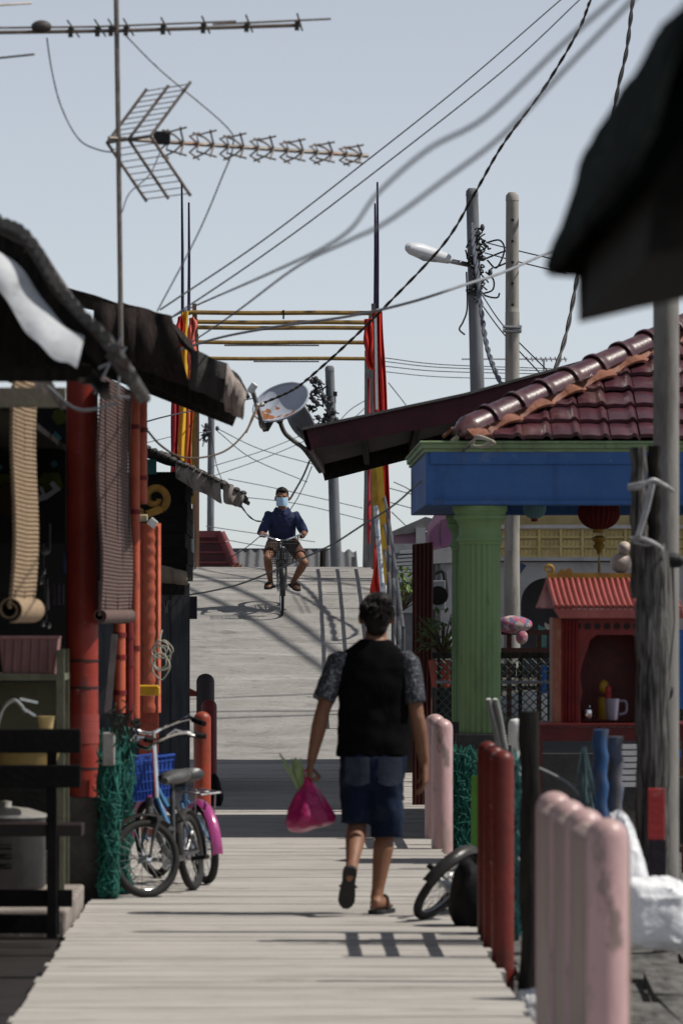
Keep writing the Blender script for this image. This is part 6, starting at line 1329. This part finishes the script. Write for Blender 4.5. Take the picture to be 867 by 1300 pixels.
tag(q.build('tv_antenna', mat('far_antenna',(.30,.31,.33),None,6,.6)), 'small far antenna crossing behind the pale concrete pole', 'antenna')

# wires
def wire(label, pts, d0, d1, wpx, m=None, n=8, twist=False, grp='overhead wires'):
    L_ = len(pts); ds = d0 if isinstance(d0, list) else [d0+(d1-d0)*i/(L_-1) for i in range(L_)]; d0, d1 = ds[0], ds[-1]; sp_ = spline([P(x,y,d) for (x,y),d in zip(pts,ds)], n); r_ = wpx*((d0+d1)/2)/F/2; mb = MB()
    if twist:
        for ph in (0, PI):
            o_ = []; acc = 0
            dense = [sp_[i].lerp(sp_[i+1],k/4) for i in range(len(sp_)-1) for k in range(4)]+[sp_[-1]]
            for i, q in enumerate(dense):
                if i: acc += (dense[i]-dense[i-1]).length
                t_ = (dense[min(i+1,len(dense)-1)]-dense[max(i-1,0)]); a_, b_ = frame_of(t_); an_ = acc/(r_*5.0)+ph; o_.append(q+(a_*math.cos(an_)+b_*math.sin(an_))*r_*.5)
            mb.tube(o_, r_*.62, 6)
    else: mb.tube(sp_, r_, 6)
    return tag(mb.build('overhead_wire', m or cable_black, smooth=True), label, 'wire', grp)
wire('upper of two thin black wires rising from the board roof', [(728,-14),(711,0),(586,108),(440,224),(330,308),(204,393)], 50, 34, 1.9)
wire('lower of two thin black wires rising from the board roof', [(752,-14),(735,0),(637,91),(440,246),(330,327),(218,403)], 50, 34, 1.9)
wire('upper blurred thick grey cable crossing the sky', [(800,-24),(777,0),(716,54),(617,148),(543,190),(479,246),(430,303),(340,348),(240,392),(190,418),(150,440)], [12.5,12.8,13.2,13.6,14,15,17.5,24,40,41,42], 0, 2.9, cable_grey)
wire('lower blurred thick grey cable crossing the sky', [(830,-34),(802,0),(716,89),(637,172),(563,229),(489,283),(440,307),(372,342),(300,396),(250,430),(200,462)], [12.5,12.8,13.2,13.6,14,15,17.5,24,34,41,42], 0, 2.9, cable_grey)
wire('black twisted drop wire running down to the rusty dish', [(756,-14),(749,0),(731,44),(686,118),(637,185),(602,246),(563,310),(489,389),(440,437),(392,480),(368,497),(336,511)], 40, 46.6, 3.6, mat('cable_brown_black',(.030,.018,.012),(.05,.026,.014),8,.6,bump=0), twist=True)
wire('thick twisted cable passing behind the dark near roof', [(808,-20),(803,0),(795,64),(785,108),(777,153),(760,240),(740,310),(731,360),(722,408),(714,440),(703,470),(681,494),(660,502)], [77,75.5,74.5,74,73.3,72,71,70,69.4,69,68.6,68.2,68], 0, 5.4, twist=True)
wire('sagging twisted cable bundle hung from the lamp pole', [(660,502),(640,492),(626,465),(617,435),(611,395),(606,350),(601,312),(600,285)], 68, 79.6, 6.4, mat('cable_slate',(.085,.095,.12),(.05,.055,.07),8,.6,bump=0), twist=True)
wire('blurred grey wire crossing behind both tall poles', [(760,302),(706,317),(640,345),(588,362),(520,384),(440,402),(350,415),(270,431),(200,455)], [40,38,35,33,33,34,36,40,42], 0, 3.0, cable_grey)
wire('upper short wire from lamp pole toward the dark roof', [(617,308),(660,319),(720,333)], 79, 70, 1.7); wire('lower short wire from lamp pole toward the dark roof', [(615,321),(660,333),(718,347)], 79, 70, 1.7)
wire('slanting wire from lamp pole past the pale pole, upper', [(612,375),(640,415),(694,470)], 79, 76, 1.7); wire('slanting wire from lamp pole past the pale pole, lower', [(610,385),(640,425),(687,476)], 79, 76, 1.7)
for i, (y0, y1) in enumerate(((454.5,468),(459,471),(465,475),(472,482))): wire(['topmost','second','third','lowest'][i]+' of four level wires right of the red cloth', [(489,y0),(560,(y0+y1)/2+1.5),(700,y1)], 120, 118, 1.2, cable_grey if i == 3 else cable_black)
wire('pale tie wire strung from the tiled roof corner across the path', [(597,566),(540,606),(500,641),(458,668),(420,692),(370,715),(312,739),(275,749),(236,756)], 39.8, 49.3, 2.4, mat('tie_wire',(.20,.21,.21),(.12,.125,.125),9,.6,bump=0))
wire('brown cable looping from the red pipes up to the dish', [(186,545),(205,566),(230,580),(262,580),(290,570),(312,548),(322,526),(332,512)], 37, 46.6, 2.6, mat('cable_brown',(.10,.065,.035),(.06,.04,.02),8,.6,bump=0))
wire('second brown cable loop beside the dish feed arm', [(313,549),(322,530),(327,515),(330,540),(336,545)], 46, 46.8, 2.2, mat('cable_brown',()))
wire('twisted wire from awning end down past the cyclist head', [(393,585),(385,604),(375,622),(368,634)], 100, 110, 2.6, twist=True); wire('thin wire pair from awning end toward the cyclist', [(396,592),(388,612),(378,632),(368,648)], 100, 110, 1.3)
wire('twisted wire leaving the small board roof tip', [(306,642),(316,655),(325,661),(334,662)], 48, 60, 2.2, twist=True)
wire('dark wire left of the gateway above the brown cable', [(180,537),(218,527),(290,512),(325,505)], 60, 90, 1.8)
for i, pts in enumerate(([(186,562),(230,552),(268,548)],[(276,544),(330,570),(400,590)],[(277,548),(320,582),(390,612)],[(270,592),(340,570),(412,540)],[(272,604),(340,580),(414,548)],[(268,548),(275,590),(283,612)],[(290,608),(360,622),(460,645)],[(300,630),(380,640),(470,662)],[(262,668),(330,678),(400,688)],[(280,684),(340,694),(420,700)],[(426,540),(445,520),(466,507)],[(428,545),(450,530),(466,515)],[(500,612),(520,622),(540,640)],[(497,650),(520,672),(540,690)],[(496,638),(540,650)],[(495,620),(540,632)],[(493,486),(512,510),(520,522)],[(330,735),(310,700),(250,740)])[:17]):
    wire('faint far wire number %s behind the gateway' % ('one two three four five six seven eight nine ten eleven twelve thirteen fourteen fifteen sixteen seventeen'.split()[i]), pts, 130, 140, 1.1 if i < 10 else 1.3, mat('cable_far',(.09,.10,.13),(.07,.08,.10),8,.6,bump=0), grp='far wires behind the gateway')
wire('thin wire from the cyclist handlebar side down to the bridge railing', [(336,676),(310,697),(285,712)], 100, 104, 1.2)
# trunk cables high over the bridge: their shadows cross the ramp
def ramp_d(y):
    lo, hi = 60.0, 76.8
    for _ in range(50):
        md = (lo+hi)/2
        if CY+(HC-bridge_z(md))*F/md > y: lo = md
        else: hi = md
    return lo
def trunk(label, a, b_, r_, h=9.6):
    q = []
    for x, y in (a, b_): d = ramp_d(y); q.append(V((XX(x,d), d, bridge_z(d)))+tosun*(h/tosun.z))
    q[0].z = q[1].z = max(q[0].z, q[1].z); v = (q[1]-q[0]); v.normalize(); e0 = q[0]-v*(9 if q[0].y < 78 else 5); e1 = q[1]+v*14
    return tag(MB().tube([e0.lerp(e1,i/12) for i in range(13)], r_, 8).build('overhead_wire', cable_black, smooth=True), label, 'wire', 'trunk cables over the bridge')
for i, (a, b_, r_) in enumerate((((237,727),(470,812),.055),((237,747),(412,815),.05),((330,724),(475,746),.03),((272,887),(420,881),.028),((272,904),(420,903),.028),((272,913),(430,907),.03))):
    trunk(['first','second','third','fourth','fifth','sixth'][i]+' trunk cable whose shadow crosses the ramp, counted from the crest', a, b_, r_)
ac = mat('coax_pale',(.30,.31,.33),(.24,.25,.27),8,.6,bump=0)
wire('pale antenna lead looping down from the upper boom', [(60,48),(66,88),(78,135),(100,176),(125,190),(150,194)], 30, 30, 2.0, ac); wire('pale antenna lead slanting from mast to the lower boom and away', [(160,45),(205,90),(285,158),(296,185),(280,230),(250,300),(200,395)], 30, 31, 2.0, ac)
wire('pale lead from lower reflector grid back to the mast', [(205,190),(190,222),(165,245),(155,270)], 30, 30, 1.8, ac)
m = MB()
for pts in ([(120,470),(150,455),(160,440)],[(125,430),(150,445),(170,470)],[(100,470),(130,500),(165,505)],[(150,440),(152,470),(150,500)],[(60,490),(100,520),(150,512)],[(155,425),(140,460),(120,500)]): m.tube(spline([P(x,y,24.6) for x,y in pts],6), .007, 5)
m.ell(P(110,432,24.5),(.035,.035,.04),None,10,8)
tag(m.build('wire_tangle', cable_grey), 'tangle of grey wires hung at the foot of the antenna mast', 'wires')

# far houses and roofs beyond the bridge
fh = thing('far_house', 'pink and white house with yellow pierced parapet beyond the porch', 'house', (3.5,78,0)); D2 = 78
white_w = mat('far_white_wall',(.46,.45,.45),(.38,.375,.38),2,.8,dirt=(.26,.26,.27),dscale=3); purple = mat('purple_paint',(.22,.085,.19),(.18,.07,.15),3,.7); lilac = mat('lilac_paint',(.36,.22,.30),(.30,.18,.25),3,.7)
hx0 = XX(553,D2); hx1 = 9.0; zt = ZZ(712,D2)
ac_ = (XX(694,D2)); ar = XX(727,D2)-ac_
m = MB(); m.box(hx0, ac_-ar, D2, D2+.2, -.5, zt-.02); m.box(ac_+ar, hx1, D2, D2+.2, -.5, zt-.02)
az_ = ZZ(765,D2); pts = [(ac_+ar*math.cos(PI*i/16), az_+ar*.95*math.sin(PI*i/16)) for i in range(17)]
for i in range(16): (xa,za),(xb_,zb_) = pts[i],pts[i+1]; m.add([(xa,D2,za),(xb_,D2,zb_),(xb_,D2,zt-.02),(xa,D2,zt-.02),(xa,D2+.2,za),(xb_,D2+.2,zb_),(xb_,D2+.2,zt-.02),(xa,D2+.2,zt-.02)], [(0,1,2,3),(7,6,5,4),(0,4,5,1)])
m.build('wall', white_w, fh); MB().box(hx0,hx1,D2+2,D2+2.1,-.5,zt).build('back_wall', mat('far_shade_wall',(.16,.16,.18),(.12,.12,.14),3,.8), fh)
MB().box(hx0,hx1,D2-.12,D2+2.1,zt,zt+.05).build('slab', white_w, fh); zp = ZZ(671,D2)
lat = mat('parapet_yellow',(.62,.50,.22),(.50,.39,.16),5,.7,dirt=(.4,.33,.18),dscale=5); m = MB(); bw_ = .295; x = XX(655,D2)-bw_*2
while x < hx1:
    m.box(x,x+.035,D2-.1,D2+.02,zt+.05,zp)
    for j in range(3):
        z = zt+.05+(zp-zt-.05)*j/3; m.box(x+.037,x+bw_-.002,D2-.08,D2+.0,z,z+.03)
        for k_ in range(4): m.beam((x+.06+k_*.06,D2-.04,z+.03),(x+.08+k_*.06,D2-.04,z+.10), .018,.05)
    x += bw_
m.build('pierced_parapet', lat, fh); MB().box(hx0+.1,hx1,D2+.3,D2+.4,zt,zp+.3).build('upper_wall', mat('parapet_back',(.30,.25,.13),(.24,.19,.09),4,.8), fh)
MB().box(XX(655,D2)-.6,hx1,D2-.14,D2+.06,zp,zp+.05).build('coping', white_w, fh); MB().box(hx0+.2,hx1,D2+1.2,D2+1.3,zp+.0,zp+.75).build('upper_band', purple, fh)
m = MB(); m.ppx([(538,712),(543,668),(552,652),(566,652),(580,652),(580,690),(560,698)], D2-.3, .15); m.build('balcony_end', lilac, fh)
m = MB(); m.ppx([(546,694),(548,672),(556,664),(557,694)], D2-.33, .03); m.ppx([(560,694),(560,660),(578,656),(578,694)], D2-.33, .03); m.build('balcony_panel', purple, fh)
m = MB(); m.ppx([(540,716),(544,700),(580,692),(584,700),(576,714)], D2-.36, .5); m.build('balcony_floor', white_w, fh)
m = MB(); m.bpx(559,574,700,840,D2-.2,.18); m.bpx(596,606,735,840,D2-.1,.1); m.build('pilaster', mat('pale_grey_column',(.40,.41,.44),(.3,.31,.34),3,.8), fh)
m = MB(); m.bpx(576,592,735,845,D2-.02,.04); m.build('door', mat('far_door',(.12,.125,.15),(.09,.09,.11),4,.7), fh)
aco = thing('air_conditioner', 'grey air conditioner unit with looped hose on the far wall', 'air conditioner', P(560,772,D2-.6)); MB().bpx(549,565,737,774,D2-.6,.3).build('casing', mat('ac_grey',(.24,.25,.26),(.17,.175,.18),5,.6), aco, bevel=.01)
m = MB().lathe([(.13,-.01),(.13,.01),(.02,.012)], P(556,756,D2-.61), 20, Matrix.Rotation(R(90),3,'X')); m.build('fan_grille', black_paint, aco); MB().tube(spline([P(552,728,D2-.5),P(562,725,D2-.5),P(565,740,D2-.5),P(566,758,D2-.5),P(558,768,D2-.5)],6), .03, 8).build('hose', cable_black, aco, smooth=True)
m = MB().ppx([(657,712),(668,718),(659,730),(655,728)], D2-.3,.03); tag(m.build('diamond_plate', mat('plate_blue',(.03,.05,.12),None,5,.5)), 'dark diamond shaped plate on the far house wall', 'plate')
for (x,y,rx,ry) in ((792,696,9,9),(788,715,14,13)): m = MB().ell(P(x,y,60),(rx*60/F,.12,ry*60/F)); tag(m.build('water_jar', mat('cream_jar',(.50,.40,.34),(.4,.32,.27),5,.5), smooth=True), ('upper small' if y < 700 else 'lower large')+' cream jar stacked behind the lashed timber post', 'jar', 'cream jars')
m = MB().box(P(780,728,60).x-.1,P(800,728,60).x+.3,59.9,60.3,-.5,ZZ(728,60)); tag(m.build('jar_stand', concrete), 'concrete stand under the two cream jars', 'stand')
dark_roof_tile = mat('grey_roof_tile',(.10,.105,.12),(.06,.065,.075),3,.7,bump=.5)
# grey tiled house beyond the red cloth
gh = thing('far_house', 'grey tiled house with pink gable wall beyond the red cloth', 'house', P(520,800,100))
m = MB()
for i in range(9): m.prism([P(498+i*2.0-6,738-i*5.0+2,98+i*.35), P(556,736-i*5.0,98+i*.35), P(556,741-i*5.0,98+i*.3), P(497+i*2.0-6,743-i*5.0,98+i*.3)], (0,.3,.02))
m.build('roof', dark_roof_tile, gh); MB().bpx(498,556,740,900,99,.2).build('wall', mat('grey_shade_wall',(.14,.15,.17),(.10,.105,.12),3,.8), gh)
MB().bpx(508,527,763,778,98.8,.1).build('window', mat('white_wall_far',(.45,.46,.48),None,3,.7), gh)
ph = thing('far_house', 'distant low house with pink wall under a grey roof edge', 'house', P(520,760,115)); MB().bpx(499,556,675,690,115,.2).build('wall', lilac, ph); m = MB().ppx([(494,676),(540,656),(556,660),(556,672),(497,680)], 114.8, .6); m.build('roof', mat('pale_grey_roof',(.22,.215,.215),(.16,.155,.155),4,.8), ph)
MB().bpx(528,540,670,692,114.7,.3).build('pillar', white_w, ph); MB().bpx(494,556,690,702,116,.2).build('band', mat('pale_band',(.5,.51,.53),None,3,.7), ph); MB().bpx(494,556,702,800,116.4,.2).build('lower_wall', mat('grey_wall_low',(.17,.175,.19),None,3,.8), ph)
# long grey corrugated roof beyond the crest and a maroon hip roof end
lr = thing('corrugated_roof', 'long grey corrugated roof just beyond the crest of the bridge', 'roof', P(380,740,120)); q0 = P(285,740,118); q1 = P(290,699,124)
corr(q0, (P(455,740,118)-q0), (q1-q0), .22, .035, .02).build('roofing', mat('far_corrugated',(.115,.115,.12),(.08,.08,.085),3,.7), lr, smooth=True)
MB().beam(P(290,699,124),P(430,699,124), .12,.10).build('ridge', dark_roof_tile, lr); MB().box(q0.x+.1,P(455,740,118).x-.1,119,121,-1,q0.z).build('wall', white_w, lr)
hr_ = thing('hip_roof', 'maroon tiled roof end with ridge caps beyond the bridge crest', 'roof', P(270,740,105)); mm = mat('maroon_far',(.20,.045,.05),(.15,.034,.04),5,.5); md_ = mat('maroon_far_dark',(.075,.020,.026),(.055,.015,.02),5,.6)
m = MB(); m.ppx([(236,676),(282,676),(300,726),(236,726)], 105, .5); m.build('roofing', md_, hr_); m = MB(); m.beam(P(236,678,104.8),P(281,678,104.8),.14,.12)
for i in range(4): a = (280+i*5.3, 676+i*12.5); m.tube([P(a[0],a[1],104.7), P(a[0]+5,a[1]+12,104.7)], [.085,.098], 10)
for i in range(3): m.beam(P(250,688+i*13,104.95),P(284+i*5,688+i*13,104.95), .05,.03)
m.build('ridge_caps', mm, hr_, smooth=True); MB().bpx(238,300,726,800,105.2,.3).build('wall', white_w, hr_)
plant('shrub', 'tiny red flowered shrub beside the maroon roof end', P(300,728,103), .12, .2, 40, mat('flower_red',(.4,.05,.03),(.05,.10,.03),12,.6,ramp=(.48,.52)), 9, .05)
